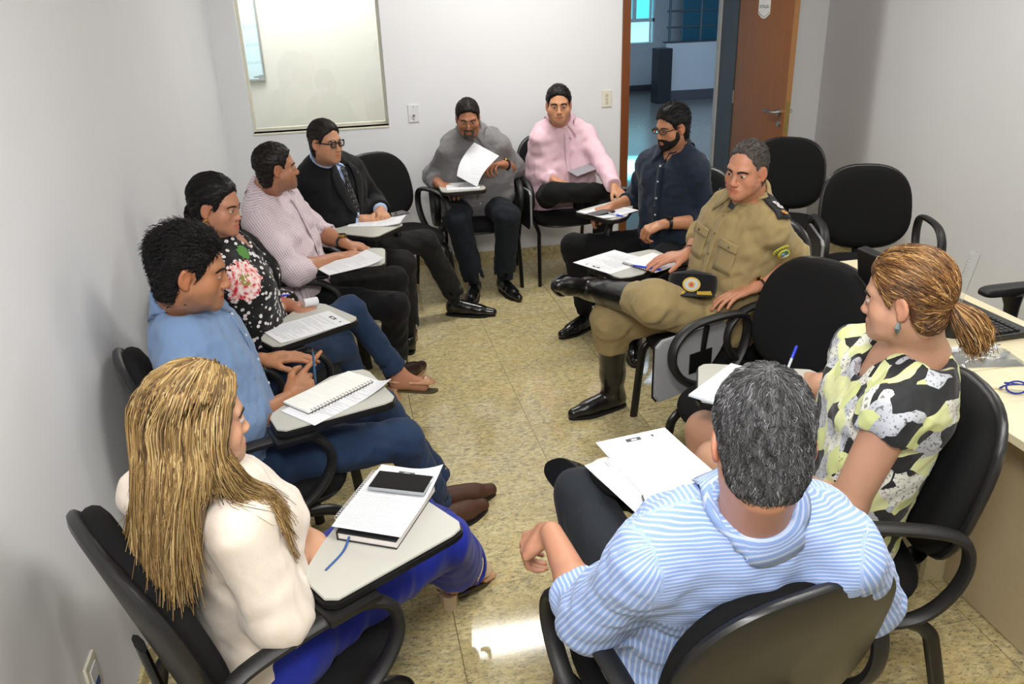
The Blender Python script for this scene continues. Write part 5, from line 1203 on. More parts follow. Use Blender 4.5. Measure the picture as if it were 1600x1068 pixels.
def blonde_guides(W):
    return [[W(.02, .05, .118), W(.088, .02, .03), W(.090, .01, -.08), A3((-.36, 1.60, .94)), A3((-.33, 1.64, .80))],
     [W(.015, .02, .126), W(.090, -.04, .05), W(.085, -.06, -.06), A3((-.425, 1.51, .94)), A3((-.49, 1.52, .83))],
     [W(.01, -.02, .128), W(.055, -.115, .05), W(.050, -.120, -.06), A3((-.437, 1.42, .95)), A3((-.472, 1.42, .80))],
     [W(.0, -.02, .128), W(-.01, -.125, .05), W(-.02, -.125, -.06), A3((-.418, 1.368, .96)), A3((-.45, 1.35, .79))],
     [W(-.005, .0, .128), W(-.065, -.105, .05), W(-.07, -.105, -.06), A3((-.388, 1.315, .97)), A3((-.40, 1.30, .80))],
     [W(-.01, .02, .126), W(-.094, -.04, .04), W(-.100, -.05, -.06), A3((-.345, 1.275, .985)), A3((-.365, 1.275, .84))],
     [W(-.012, .04, .122), W(-.098, -.005, .03), W(-.102, .0, -.07), A3((-.265, 1.335, .97)), A3((-.245, 1.39, .86))],
     [W(-.012, .055, .115), W(-.098, .015, .03), W(-.102, .010, -.06), A3((-.245, 1.37, .95)), A3((-.228, 1.42, .76))],
     [W(-.015, .072, .102), W(-.090, .036, .040), W(-.098, .022, -.06), A3((-.24, 1.40, .94)), A3((-.220, 1.44, .74))]]
def clear_of(P, prims, off, it=3):
    s = P.shape; p = P.reshape(-1, 3).copy()
    for _ in range(it):
        d = evalp(prims, p); m = d < off
        if not m.any(): break
        q = p[m]; g = np.stack([evalp(prims, q+np.eye(3)[a]*1.5e-3)-d[m] for a in range(3)], 1); g /= np.linalg.norm(g, axis=1, keepdims=True)+1e-9; p[m] = q+g*np.clip(off-d[m], 0, .05)[:, None]
    return p.reshape(s)
def push_out(P, HC, R, s, lv):
    q = ((P.reshape(-1, 3)-HC)@R)/s; c = A3((0, -.014, .030)); r = A3((.0965, .119, .112)); k = np.linalg.norm((q-c)/r, axis=1); m = (k < lv) & (q[:, 2] > -.06) & (q[:, 1] < .085)
    q[m] = c+(q[m]-c)*(lv/k[m])[:, None]; return (HC+(q*s)@R.T).reshape(P.shape)
def blonde_paths(W, R, HC, J, HPr, SP):
    gb = blonde_guides(W); P1, h1 = guide_paths(gb[:6], 3500, 13, .0065, 3); P3, h3 = guide_paths([[g[0], g[1], g[2], g[2]*.6+g[3]*.4, g[2]*.35+g[3]*.65] for g in gb[4:8]], 800, 13, .0045, 5, tipj=.004); P2, h2 = guide_paths(gb[6:], 1300, 13, .0055, 4, tipj=.010); P = np.concatenate([P1, P2, P3]); hv = np.concatenate([h1, h2, h3]); n = len(P); P = push_out(P, HC, R, .81, .96); P = clear_of(P, HPr, .0015+0*P[:, :, 0].ravel()[0], 2); P[:, 5:] = clear_of(P[:, 5:], SP, .005); sl = np.linalg.norm(np.diff(P, axis=1), axis=2); ok = sl.max(1) < 2.3*np.median(sl); P = P[ok]; hv = hv[ok]; n = len(P); return P+RNG.normal(size=(n, 1, 3))*.0015, hv
hb = A3(JB['HC'])
vol_b = [((-.375, 1.375, 1.07), (-.440, 1.37, .85), .050, .035), ((-.355, 1.335, 1.07), (-.400, 1.320, .84), .045, .034), ((-.325, 1.325, 1.08), (-.365, 1.295, .90), .038, .024), ((-.275, 1.34, 1.06), (-.235, 1.40, .88), .026, .016), ((-.375, 1.425, 1.06), (-.465, 1.45, .86), .048, .036)]
def officer_extra(c):
    nk, up, left, front, patch, SP = c['nk'], c['up'], c['left'], c['front'], c['patch'], c['SP']; J = c['J']
    kh = KHAKI; dk = plain('epaulette_black', srgb('#15161a'), .7); yel = plain('patch_yellow', srgb('#d9cf4a'), .6); grn = plain('patch_green', srgb('#3f6a4f'), .6); wht = plain('patch_white', srgb('#d5d8dc'), .5); red = plain('patch_red', srgb('#b7503a'), .5); org_ = plain('patch_orange', srgb('#d89a3a'), .5)
    for m in (-1, 1):
        b0 = nk+front*.17+left*m*.10
        patch('pocket', [b0-left*.055-up*.27, b0+left*.055-up*.27, b0+left*.055-up*.145, b0-left*.055-up*.145], kh, .001, .003)
        patch('pocket_flap', [b0-left*.058-up*.175, b0+left*.058-up*.175, b0+left*.060-up*.135, b0-left*.060-up*.135], kh, .005, .003)
        p, g = to_surface(SP, np.array([b0-up*.158]*2), .009, 8); c['emb']('snap', MB().tube([p[0], p[0]+g[0]*.002], .005, 10), STEEL, c['sob'])
        S = 'L' if m > 0 else 'R'; sh = J['S'+S]; a = nk+left*m*.075+up*.03; b = sh+left*m*.045+up*.055
        e_ = patch('epaulette', [a-front*.026, b-front*.034, b+front*.034, a+front*.026], dk, .005, .004, 8)
        for q, t in enumerate((.42, .62, .84)):
            p, g = to_surface(SP, np.array([a*(1-t)+b*t]*2), .012, 8); ax = nrm(b-a); mb = MB(); fr = frame(ax, g[0]); n_ = 16
            pts = [p[0]+(fr[:, 0]*math.cos(2*PI*k/n_)+fr[:, 1]*math.sin(2*PI*k/n_))*(.0145 if k % 2 else .009) for k in range(n_)]; mb.quadmesh([tuple(x) for x in pts]+[tuple(x+g[0]*.002) for x in pts], [tuple(range(n_-1, -1, -1)), tuple(range(n_, 2*n_))]+[(k, (k+1) % n_, n_+(k+1) % n_, n_+k) for k in range(n_)])
            so = c['emb']('rank_star', mb, org_ if q == 2 else wht, e_, False); c['emb']('star_center', MB().tube([p[0]+g[0]*.001, p[0]+g[0]*.003], .004, 10), red, e_)
    # sleeve tab and round emblem on the left upper arm
    sh, el = A3(J['SL']), A3(J['EL']); ax = nrm(el-sh); out = nrm(left*.9+front*.88); out = nrm(out-ax*(out@ax)); sd = np.cross(ax, out)
    def arm_pt(al, s): return sh+ax*al+out*.07+sd*s
    n_ = 14
    rows = []
    for i in range(n_+1):
        t = -1+2*i/n_; rows.append([arm_pt(.034+.016*t*t+r_, t*.034) for r_ in (0, .006, .012, .018)])
    G = np.array(rows); gp, gr = to_surface(SP, G.reshape(-1, 3), .003, 6); V_, F_ = sheet(gp.reshape(n_+1, 4, 3), gr.reshape(n_+1, 4, 3), .0022); V_ = np.array(V_); tab = c['emit']('sleeve_tab', V_, np.array(F_), yel, c['sob'], None, np.zeros((len(V_), 3)))
    for i in range(2, n_-1, 2):
        p, g = to_surface(SP, np.array([arm_pt(.043+.016*(-1+2*i/n_)**2, (-1+2*i/n_)*.034)]*2), .0055, 6); f3 = frame(ax, g[0]); a_ = p[0]; c['emb']('tab_letter', MB().tube([a_-ax*.005, a_+ax*.005], .0016, 5), grn, tab)
    def disc(al, s, rx, ry, m, off, nm, par):
        th = np.linspace(0, 2*PI, 25)[:-1]; pts = np.array([arm_pt(al+ry*math.sin(t), s+rx*math.cos(t)) for t in th]+[arm_pt(al, s)]); gp, gr = to_surface(SP, pts, off, 6); V_ = np.concatenate([gp, gp+gr*.0018]); n3 = 25; F_ = [(k, (k+1) % 24, n3+(k+1) % 24, n3+k) for k in range(24)]; T_ = [(n3+k, n3+(k+1) % 24, n3+24) for k in range(24)]
        me = mesh_np(nm, V_-c['org'], [np.array(F_), np.array(T_)]); return add(nm, me, m, par)
    em = disc(.092, .0, .026, .031, yel, .003, 'sleeve_emblem', c['sob']); disc(.086, -.004, .016, .018, grn, .0055, 'emblem_field', em); disc(.084, .004, .008, .012, plain('emblem_blue', srgb('#7fa3b5'), .5), .0078, 'emblem_figure', em); disc(.106, .0, .016, .006, wht, .0058, 'emblem_scroll', em)
    # plain dark T-shirt showing in the open neck
    patch('undershirt', [nk+front*.10-left*.022-up*.02, nk+front*.10+left*.022-up*.02, nk+front*.09+left*.03+up*.012, nk+front*.09-left*.03+up*.012], plain('undershirt_grey', srgb('#3c4047'), .8), -.004, .002)
def pocket_extra(m_, side=1):
    def f(c):
        nk, up, left, front = c['nk'], c['up'], c['left'], c['front']; b0 = nk+front*.17+left*.085*side
        c['patch']('chest_pocket', [b0-left*.045-up*.235, b0+left*.045-up*.235, b0+left*.048-up*.125, b0-left*.048-up*.125], m_, .001, .003)
    return f
def dark_locks(W, R, HC, J, HPr, SP):
    g = [[W(.02, -.10, -.01), W(.045, -.10, -.08), A3((-.44, 3.09, 1.03)), A3((-.36, 3.09, .94)), A3((-.335, 3.06, .84))], [W(.0, -.105, -.02), W(.0, -.12, -.08), A3((-.46, 3.06, 1.04)), A3((-.37, 3.03, .95)), A3((-.345, 3.02, .85))], [W(-.02, -.10, -.02), W(-.03, -.11, -.09), A3((-.52, 2.93, 1.00)), A3((-.545, 2.92, .93)), A3((-.55, 2.92, .86))]]
    P, hv = guide_paths(g, 800, 12, .010, 5); P[:, 4:] = clear_of(P[:, 4:], SP, .004); return P+RNG.normal(size=(len(P), 1, 3))*.002, hv
def tail_locks(W, R, HC, J, HPr, SP):
    b = W(0, -.108, -.020); d = nrm(-R[:, 1]*.75-A3((0, 0, 1))*.8); s = R[:, 0]; o_ = np.cross(d, s); g = []
    for a in np.linspace(0, 2*PI, 9): v = s*math.cos(a)+o_*math.sin(a); g.append([b+v*.006, b+d*.025+v*.021, b+d*.055+v*.029, b+d*.080+A3((0, 0, -.012))+v*.026, b+d*.092+A3((0, 0, -.030))+v*.014])
    return guide_paths(g, 1500, 14, .004, 8, tipj=.008)
GOATEE = [(.135, -.052), (.088, -.052), (.078, -.062), (.060, -.085), (.050, -.125), (.12, -.13), (.135, -.08)]
FULLB = [(.14, -.050), (.090, -.049), (.072, -.062), (.045, -.055), (.028, -.02), (.012, -.02), (.006, -.06), (.025, -.105), (.05, -.135), (.12, -.14), (.14, -.08)]
J_ = JOINTS
J_['stripe_blue'].update(ER=(.915, 1.125, .694), NK=(.60, 1.05, .995))
J_['officer'].update(PL=(1.445, 2.97, .525), HL=(1.475, 2.88, .525), HR=(1.42, 3.06, .525))
J_['blonde'].update(WR=(-.205, 1.525, .705), WL=(-.165, 1.58, .705), ER=(-.222, 1.335, .70), PL=(-.295, 1.515, .528), HL=(-.325, 1.60, .53), HR=(-.245, 1.45, .535), AR=(.208, 2.13, .13), TR=(.323, 2.231, .05), AL=(.175, 2.274, .13), TL=(.312, 2.349, .05), KR=(.15, 1.835, .455), KL=(.075, 1.96, .455))
J_['stripe_blue'].update(KL=(.50, 1.70, .63), AR=(.615, 1.80, .575), TR=(.515, 1.945, .545), KR=(.83, 1.68, .56))
PEOPLE = {}
# front left
def cast(k, label, **o): PEOPLE[k] = person(label, J_[k], o)
cast('blonde', 'woman with long blond hair in cream blouse and royal blue trousers, front left', fem=1, skin='#c99b7d', hs=0.81, hoff=(0, 0, -.008), head=(24, -8, 0), h=.0034, hc=.0055, seed=11, iris='#3a2a1c', lid=.25,
     handR=dict(d=(.15, .85, .0), n=(-.2, .1, -1), curl=(25, 35, 25)), handL=dict(d=(.3, -.6, -.1), n=(-.1, .2, -1), curl=(35, 45, 30)),
     shirt=dict(m=CREAM, name='blouse', sl=1.30, puff=1.15, collar=False, placket=False, off=.012, fold=.005, fsc=.14, vneck=.08), trousers=dict(m=BLUET, hem=.100, knee=.068, end=.87, off=.012, fold=.006),
     shoes=dict(kind='peep', m=NUDE2, heel=.045, sole=SOLED), show_foot=1, heel=.045, hair=dict(poly='long', m=H_BLOND, th=.013, n=0, r=.0012, vol=vol_b, paths=blonde_paths), wrist=[('R', 'gold_thin'), ('L', 'white')], brow_m=H_DARK)
cast('denim', 'man with thick black hair in a blue denim shirt and jeans holding a pen', skin='#a57250', hs=0.89, head=(4, -14, 0), h=.0034, hc=.0055, seed=12, lid=.5, stubble=.28,
     handR=dict(d=(.75, .45, .42), n=(-.25, .75, -.55), curls=[(-4, 6, 4), (72, 75, 30), (78, 80, 30), (82, 80, 30)], thumb=(25, 25)), handL=dict(d=(.95, .1, -.02), n=(0, 0, -1), curl=(8, 14, 10)),
     shirt=dict(fallk=1.4, m=CHAMB, sl={'R': 1.22, 'L': 1.25}, off=.015, fold=.0075, fsc=.14, open=14), trousers=dict(m=JEANS, hem=.058, end=.93, off=.010), shoes=dict(kind='loafer', m=SHOEBR, sock=False), hair=dict(poly='quiff', m=H_BLACK, th=.011, n=3800, L=.026, lift=.9, toplong=1.0, flow='back', r=.0012, jit=.2), brow=1.15)
cast('floral', 'woman with dark tied back hair in a black floral print top and jeans, eyes lowered', fem=1, skin='#b17e63', hs=0.81, head=(-20, -12, 0), h=.0038, seed=13, lid=.55,
     handR=dict(d=(.9, .15, -.2), n=(0, 0, -1), curl=(30, 35, 25)), handL=dict(d=(.8, -.45, -.2), n=(0, .1, -1), curl=(45, 45, 30)),
     shirt=dict(m=FLORAL, name='blouse', sl={'R': 1.72, 'L': 1.7}, puff=1.1, collar=False, placket=False, off=.014, vneck=.06, fold=.005), trousers=dict(m=JEANS, name='jeans', hem=.050, knee=.058, end=.86, off=.006, turnup=1),
     shoes=dict(kind='block', m=NUDE, heel=.055, sole=SOLED), show_foot=1, heel=.055, hair=dict(poly='back', m=H_BLACK, th=.012, n=1400, flow='tail', tail=(0, -.12, -.02), L=.05, lift=.03, toplong=.2, jit=.05, r=.001, paths=dark_locks), earrings=[(-1, 'drop')], wrist=[('R', 'white')], brow=1.0)
cast('striped', 'man in pale pink checked shirt and black trousers with his head turned away', skin='#ab785a', hs=0.81, head=(12, -2, 0), h=.0038, seed=14, stubble=.35,
     handR=dict(d=(.9, .35, -.05), n=(0, .15, -1), curl=(15, 25, 18)), handL=dict(d=(.85, -.2, -.22), n=(-.1, 0, -1), curl=(20, 25, 18)),
     shirt=dict(fallk=1.3, m=CHKP, sl={'R': 1.28, 'L': 1.30}, off=.015, fold=.0075, fsc=.14, open=12), trousers=dict(m=BLACKW, hem=.060), shoes=dict(kind='oxford', m=SHOEDB, sole=SOLET), hair=dict(poly='short', flow='back', m=H_DARK, th=.009, n=1500, L=.016, toplong=.5), wrist=[('L', 'goldface')], belly=.03, brow=1.2)
cast('suit', 'man in dark suit, light blue shirt and dotted tie wearing black-rimmed glasses', skin='#bd8b6b', hs=0.83, head=(-46, -4, 0), h=.004, seed=15, stubble=.15,
     handR=dict(d=(.85, .1, -.1), n=(.1, .3, -1), curl=(50, 55, 35)), handL=dict(d=(.1, -.9, -.15), n=(-.3, .1, -1), curl=(45, 50, 35)),
     shirt=dict(m=LBLUE, sl=1.97, off=.008, fold=.002, cuff=False, placket=False, open=6), jacket=dict(m=fabric('suit_black', srgb('#0d0e11'), .8, 900, .03, .1, .25), tie=TIE), trousers=dict(m=CHARC, hem=.066, end=.93), shoes=dict(kind='oxford', m=SHOEB, point=.6, s=1.06),
     hair=dict(poly='short', m=H_DARK, th=.010, n=1300, flow='back', L=.03, toplong=.4, lift=.12), glasses=dict(m=SPECB, r=.0034, hh=.018))
cast('grey', 'heavy bearded man in grey shirt lifting a page, reading glasses low on his nose', skin='#ad7658', hs=0.85, head=(-97, -17, 0), h=.004, seed=16, belly=.075, wide=1.18, neck=1.12, fat=.006, armfat=1.12,
     handR=dict(d=(.55, -.75, -.1), n=(.1, 0, -1), curl=(25, 35, 25)), handL=dict(d=(-.75, -.45, .12), n=(-.35, -.3, -.6), curls=[(35, 55, 30), (45, 60, 35), (50, 60, 35), (55, 60, 35)], thumb=(30, 30)),
     shirt=dict(fallk=1.2, m=GREYC, sl={'R': 1.70, 'L': 1.42}, off=.015, fold=.006, fsc=.14, open=12, extra=pocket_extra(GREYC, -1)), trousers=dict(m=DJEANS, name='jeans', hem=.068, knee=.072, off=.016, fold=.006), shoes=dict(kind='oxford', m=SHOEB, point=.7),
     hair=dict(poly='short', m=H_DARK, th=.010, n=1100, flow='back', L=.022), beard=dict(poly=GOATEE, m=H_GREYS, w=.036), glasses=dict(m=plain('thin_gold_frame', srgb('#6b5a3a'), .3, .8), r=.0014, hh=.012, dz=-.028, df=.012), wrist=[('L', 'goldface')], stubble=.3, brow=1.2)
cast('pink', 'man with neat black hair in a pink shirt, legs crossed, against the back wall', skin='#c08c6a', hs=0.92, head=(-103, -3, 0), h=.004, seed=17, belly=.055, wide=1.08, neck=1.1, fat=.006, stubble=.18,
     handR=dict(d=(.6, -.5, -.2), n=(0, 0, -1), curl=(25, 35, 25)), handL=dict(d=(.25, -.75, -.45), n=(-.1, .25, -1), curl=(18, 28, 20)),
     shirt=dict(fallk=1.3, m=PINKC, sl={'R': 1.93, 'L': 1.95}, off=.015, fold=.006, fsc=.14, open=12), trousers=dict(m=BLACKW, hem=.060, end=.90), shoes=dict(kind='oxford', m=SHOEB), hair=dict(poly='short', flow='back', m=H_BLACK, th=.011, n=1100, L=.018), brow=1.35)
cast('navy', 'bearded man in a navy shirt and black trousers wearing glasses, looking down at his phone', skin='#b5805f', hs=0.82, head=(-163, -13, 0), h=.004, seed=18, lid=.5,
     handR=dict(d=(-.85, -.1, -.2), n=(0, .1, -1), curls=[(30, 45, 25), (45, 50, 30), (50, 55, 30), (50, 55, 30)], thumb=(24, 20)), handL=dict(d=(-.85, .15, -.3), n=(.1, .25, -1), curl=(50, 60, 35)),
     shirt=dict(fallk=1.5, m=NAVY, sl={'R': 1.45, 'L': 1.40}, off=.013, fold=.0075, fsc=.14, open=18, vneck=.05, plen=.40), trousers=dict(m=BLACKW, hem=.056), shoes=dict(kind='oxford', m=SHOEB), hair=dict(poly='quiff', m=H_BLACK, th=.011, n=1600, L=.026, lift=.7, toplong=.9, flow='back'), beard=dict(poly=FULLB, m=H_BLACK), glasses=dict(m=SPECB, r=.0022, hh=.014), wrist=[('L', 'black')], brow=1.3)
cast('officer', 'officer with short greying hair in khaki uniform and tall black boots, legs crossed', skin='#c0876a', hs=0.84, hoff=(0, 0, .008), head=(-148, -9, 5), h=.0034, hc=.0055, seed=19, iris='#33261c', lid=.30, neck=1.05, gz=.2,
     handR=dict(d=(-.9, .05, -.10), n=(0, .1, -1), curl=(8, 15, 10), thumb=(5, 0)), handL=dict(d=(-.9, -.02, -.18), n=(0, -.1, -1), curl=(12, 18, 14), spread=9),
     shirt=dict(m=KHAKI, name='uniform_shirt', sl={'R': .86, 'L': .86}, puff=1.15, off=.012, fold=.0075, fsc=.14, open=18, vneck=.06, fallk=1.7, extra=officer_extra, btn=plain('khaki_button', srgb('#7d6c48'), .4)), trousers=dict(m=KHAKI, name='breeches', hem=.072, knee=.080, end=.34, off=.018, fold=.007, hemsub=False), shoes=dict(kind='boot', m=BOOTB, s=1.04),
     hair=dict(poly='recede', m=H_GREYS, th=.004, flow='back', n=2600, L=.012, toplong=.4, lift=.4, r=.0009, temple_grey=1), wrist=[('L', 'goldface'), ('R', 'bead')], brow=1.25)
cast('dress', 'woman with highlighted ponytail in a sleeveless green, grey and black print dress', fem=1, skin='#c3957a', hs=0.86, head=(131, -10, 0), h=.0040, hc=.0055, seed=20, armfat=1.22, wide=1.1, belly=.03, bare_legs=1,
     handR=dict(d=(-.3, .85, -.25), n=(-.3, -.1, -1), curls=[(40, 45, 30), (50, 55, 35), (55, 60, 35), (60, 60, 35)], thumb=(24, 25)), handL=dict(d=(0, .9, -.1), n=(0, 0, -1)),
     shirt=dict(m=LEAFP, name='dress_bodice', sl={'R': .17, 'L': .19}, cuff=False, puff=1.02, collar=False, placket=False, off=.016, scoop=.055, fold=.005), dress_skirt=LEAFP, shoes=dict(kind='block', m=NUDE, heel=.04), show_foot=1, heel=.04,
     hair=dict(poly='back', m=H_BRONZE, th=.010, n=5500, flow='tail', tail=(0, -.125, -.025), L=.055, lift=.02, toplong=.15, jit=.05, r=.0011, hv0=.45, paths=tail_locks), earrings=[(1, 'stone')])
cast('stripe_blue', 'grey-haired man seen from behind in a light blue striped shirt and dark trousers', skin='#c08b70', hs=0.86, head=(72, -24, 0), hoff=(0, .01, -.015), h=.0034, hc=.0055, seed=21, neck=1.05, wide=1.1, gz=.25,
     handL=dict(d=(-.55, .35, -.55), n=(.45, .1, -.85), curls=[(45, 45, 25), (50, 50, 30), (55, 50, 30), (55, 50, 30)], thumb=(20, 20)), handR=dict(d=(-.7, .5, -.05), n=(0, 0, -1), curl=(20, 30, 20)),
     shirt=dict(m=STRP, sl={'L': 1.30, 'R': 1.3}, puff=1.1, off=.014, fold=.007, fsc=.15, yoke=.17, placket=False, open=12, cup=-.008), trousers=dict(m=SLATE, hem=.064, end=.92, off=.014), shoes=dict(kind='oxford', m=SHOEB),
     hair=dict(poly='short', m=H_GREY, th=.009, n=6500, L=.015, toplong=.7, lift=.12, r=.0008, hv0=.28, jit=.14, temple_grey=1))
# ------------------------------------------------------------------ papers, notebooks, phones, pens
def paper_mat(name, seed, logo=True, dens=.5, base='#e4e5e9', margin=.012, W_=.21, L_=.297):
    b = NB(name); b.set(Roughness=.6); b.b.inputs['Specular IOR Level'].default_value = .3
    sp = b.n('ShaderNodeSeparateXYZ'); b.l(b.coord('Object'), sp.inputs[0]); x, y = sp.outputs[0], sp.outputs[1]
    row = b.math('FLOOR', b.math('DIVIDE', y, .0062)); ln = b.math('LESS_THAN', b.math('FRACT', b.math('DIVIDE', y, .0062)), .38)
    cmb = b.n('ShaderNodeCombineXYZ'); b.l(b.math('MULTIPLY', x, 260), cmb.inputs[0]); b.l(b.math('MULTIPLY_ADD', row, 7.13, seed*3.7), cmb.inputs[1])
    wn = b.n('ShaderNodeTexNoise'); wn.inputs['Scale'].default_value = 1.0; wn.inputs['Detail'].default_value = 1; b.l(cmb.outputs[0], wn.inputs['Vector'])
    cm2 = b.n('ShaderNodeCombineXYZ'); b.l(b.math('MULTIPLY_ADD', row, 3.31, seed), cm2.inputs[1]); rn = b.n('ShaderNodeTexWhiteNoise', noise_dimensions='3D'); b.l(cm2.outputs[0], rn.inputs[0])
    end = b.math('MULTIPLY_ADD', rn.outputs['Value'], W_*.62, -W_*.2)
    m = b.math('MULTIPLY', ln, b.math('GREATER_THAN', wn.outputs['Fac'], .35)); m = b.math('MULTIPLY', m, b.math('LESS_THAN', x, end)); m = b.math('MULTIPLY', m, b.math('GREATER_THAN', x, -W_*.5+.028))
    m = b.math('MULTIPLY', m, b.math('LESS_THAN', y, L_*.5-.055)); m = b.math('MULTIPLY', m, b.math('GREATER_THAN', y, -L_*.5+.03)); m = b.math('MULTIPLY', m, b.math('GREATER_THAN', rn.outputs['Value'], .18))
    col = b.mix(b.math('MULTIPLY', m, dens), srgb(base), srgb('#70747c'))
    b.base(col); return b.m
INKG = plain('header_grey', srgb('#4a4b4f'), .6); WHT = plain('plain_paper', srgb('#e6e7ea'), .6)
def sheet_obj(name, label, cat, cx, cy, z, rz, m, w_=.21, l_=.297, t=.0008, curl=0.0, group=None, header=True, curl_edge=0, dog=0.0):
    e = empty(name, (cx, cy, z), rz, label, cat, group); nx, ny = 8, 12; g = np.zeros((nx+1, ny+1, 3))
    for i in range(nx+1):
        for j in range(ny+1):
            x = (i/nx-.5)*w_; y = (j/ny-.5)*l_; zz = curl*(abs(j/ny-.5)*2)**2.2*.5+curl_edge*max(0, j/ny-.6)**2*6+dog*max(0, (i/nx+j/ny)-1.45)**2*4; g[i, j] = (x, y, zz+.0003)
    n_ = np.zeros_like(g); n_[..., 2] = 1; V, F = sheet(g, n_, t); MB().quadmesh([tuple(v) for v in V], F).obj('page', m, e)
    if header:
        top = g[4, ny-1][2]+t+.0006
        MB().box(-.026, .016, l_/2-.032, l_/2-.018, top, top+.0003).obj('crest_block', INKG, e); MB().box(-.012, .004, l_/2-.030, l_/2-.023, top+.0003, top+.0005).obj('crest_figure', WHT, e)
        MB().box(.048, .054, l_/2-.030, l_/2-.020, top, top+.0003).obj('stamp_mark', INKG, e)
    return e
def ang(a, b): return math.atan2(b[1]-a[1], b[0]-a[0])
def rect(tl, tr, bl):
    """centre, rotation and size from three corners (top-left, top-right, bottom-left)"""
    cx = (tr[0]+bl[0])/2; cy = (tr[1]+bl[1])/2; return cx, cy, ang(tl, tr), math.hypot(tr[0]-tl[0], tr[1]-tl[1]), math.hypot(tl[0]-bl[0], tl[1]-bl[1])
def spiral(e, x, l_, n, r=.006, m=None, z=.004):
    mb = MB()
    for i in range(n):
        y = -l_/2+.012+(l_-.024)*i/(n-1); mb = MB(); mb.tube([(x+r*math.cos(t), y+.0006*math.sin(t), z+r*math.sin(t)) for t in np.linspace(0, 2*PI, 13)[:-1]], .0008, 5, True); mb.obj('ring', m or WATCHB, e, True)
def notebook(label, cx, cy, z, rz, w_, l_, t, cover, page, group=None, sp_m=None, side=-1, rings=22, cat='notebook'):
    e = empty('spiral_notebook', (cx, cy, z), rz, label, cat, group)
    MB().box(-w_/2, w_/2, -l_/2, l_/2, 0, .0012).obj('back_cover', cover, e); MB().box(-w_/2+.001, w_/2-.002, -l_/2+.001, l_/2-.001, .0012, t).obj('page_block', page, e)
    spiral(e, side*(w_/2+.001), l_, rings, .0062, sp_m, t*.5+.001); return e
def pen(label, a, b, body, capm, r=.0045, tip=None, name='ballpoint_pen', clear_=None):
    a, b = A3(a), A3(b); e = empty(name, tuple(a), 0, label, 'pen'); d = b-a; L = np.linalg.norm(d); u = d/L
    MB().tube([tuple(u*L*.10), tuple(u*L*.62)], r*.9, 10).obj('barrel', body, e, True); MB().tube([tuple(u*0), tuple(u*L*.10)], [r*.25, r*.85], 10).obj('tip', tip or STEEL, e, True)
    MB().tube([tuple(u*L*.62), tuple(u*L*.95), tuple(u*L)], [r*1.05, r*.95, r*.6], 10).obj('pen_cap', capm, e, True)
    return e
def phone(label, cx, cy, z, rz, w_=.072, l_=.148, case=None, scr=None):
    e = empty('mobile_phone', (cx, cy, z), rz, label, 'phone'); MB().box(-w_/2, w_/2, -l_/2, l_/2, 0, .0085, .003).obj('phone_body', case or WATCHB, e, True)
    MB().box(-w_/2+.003, w_/2-.003, -l_/2+.003, l_/2-.003, .0086, .0092).obj('screen', scr or plain('phone_glass', (.006, .006, .007), .08), e); return e
T0 = .7185
BLUEP = plain('blue_pen_plastic', srgb('#2238c8'), .3); CLEARP = plain('pen_barrel_clear', srgb('#b9c3cc'), .2); PENB = plain('pen_steel_blue', srgb('#2c5577'), .3)
COVB = plain('black_cover', srgb('#17181a'), .5); COVT = plain('pale_blue_cover', srgb('#b9d6e2'), .5)
pm = [paper_mat('printed_page_a', 1, dens=.5), paper_mat('printed_page_b', 2, dens=.45), paper_mat('notebook_page', 3, dens=.12, base='#ecebe6'), paper_mat('printed_page_c', 5, dens=.55)]
EDGEP = plain('page_edges', srgb('#e4dfdc'), .7)
# blonde woman's board
cx, cy, rz, w_, l_ = rect((.025, 1.765), (.165, 1.69), (-.138, 1.548))
pl_ = empty('planner', (cx, cy, T0), rz, 'thick black planner with a blue ribbon under the papers on the front left board', 'planner')
MB().box(-.072, .072, -.125, .105, 0, .0025, .001).obj('back_cover', COVB, pl_); MB().box(-.069, .071, -.122, .102, .0025, .0185).obj('page_block', EDGEP, pl_); MB().box(-.072, .072, -.125, .105, .0185, .021, .001).obj('front_cover', COVB, pl_); MB().box(-.072, -.069, -.125, .105, .0, .021).obj('spine', COVB, pl_)
g = np.array([[(-.045+x+.004*math.sin(t*4), -.121-t*.105, max(.012*(1-t*3), .0012)) for x in (0, .0055)] for t in np.linspace(0, 1, 9)]); n_ = np.zeros_like(g); n_[..., 2] = 1; V, F = sheet(g, n_, .0006); MB().quadmesh([tuple(v) for v in V], F).obj('ribbon', plain('ribbon_blue', srgb('#31548f'), .6), pl_)
e = notebook('white spiral notebook lying on the black planner under the printed page', cx-.004, cy+.018, T0+.0212, rz, .155, .215, .006, COVB, EDGEP, rings=24, sp_m=plain('ring_white', srgb('#d9dadd'), .4))
sheet_obj('document', 'printed page on top of the notebook and planner beneath the mobile phone', 'paper', cx+.004, cy+.012, T0+.0278, rz, pm[0], .165, .262, curl=.002, dog=.02)
phone('black mobile phone in clear case lying on the printed page, front left board', .047, 1.676, T0+.0335, rz+PI/2+.05, .076, .142, case=plain('clear_case_grey', srgb('#9aa0a4'), .15))
# denim man's board
cx, cy, rz, w_, l_ = rect((-.020, 2.392), (.045, 2.315), (-.245, 2.175)); rz2 = rz
sheet_obj('document', 'loose printed pages under the notebook of the man in denim', 'paper', -.098, 2.243, T0, rz, pm[1], .15, .30, t=.002, header=False, dog=.02)
notebook('open spiral notebook with dark rings on the board of the man in denim', -.122, 2.284, T0+.0032, rz, .115, .255, .008, COVB, pm[2], side=1, rings=20)
cw = P_D = PEOPLE['denim'][1]
pen('slim steel-blue pen upright between the fingers of the man in denim', (-.158, 2.350, .845), (-.165, 2.372, .715), PENB, PENB, .0038)
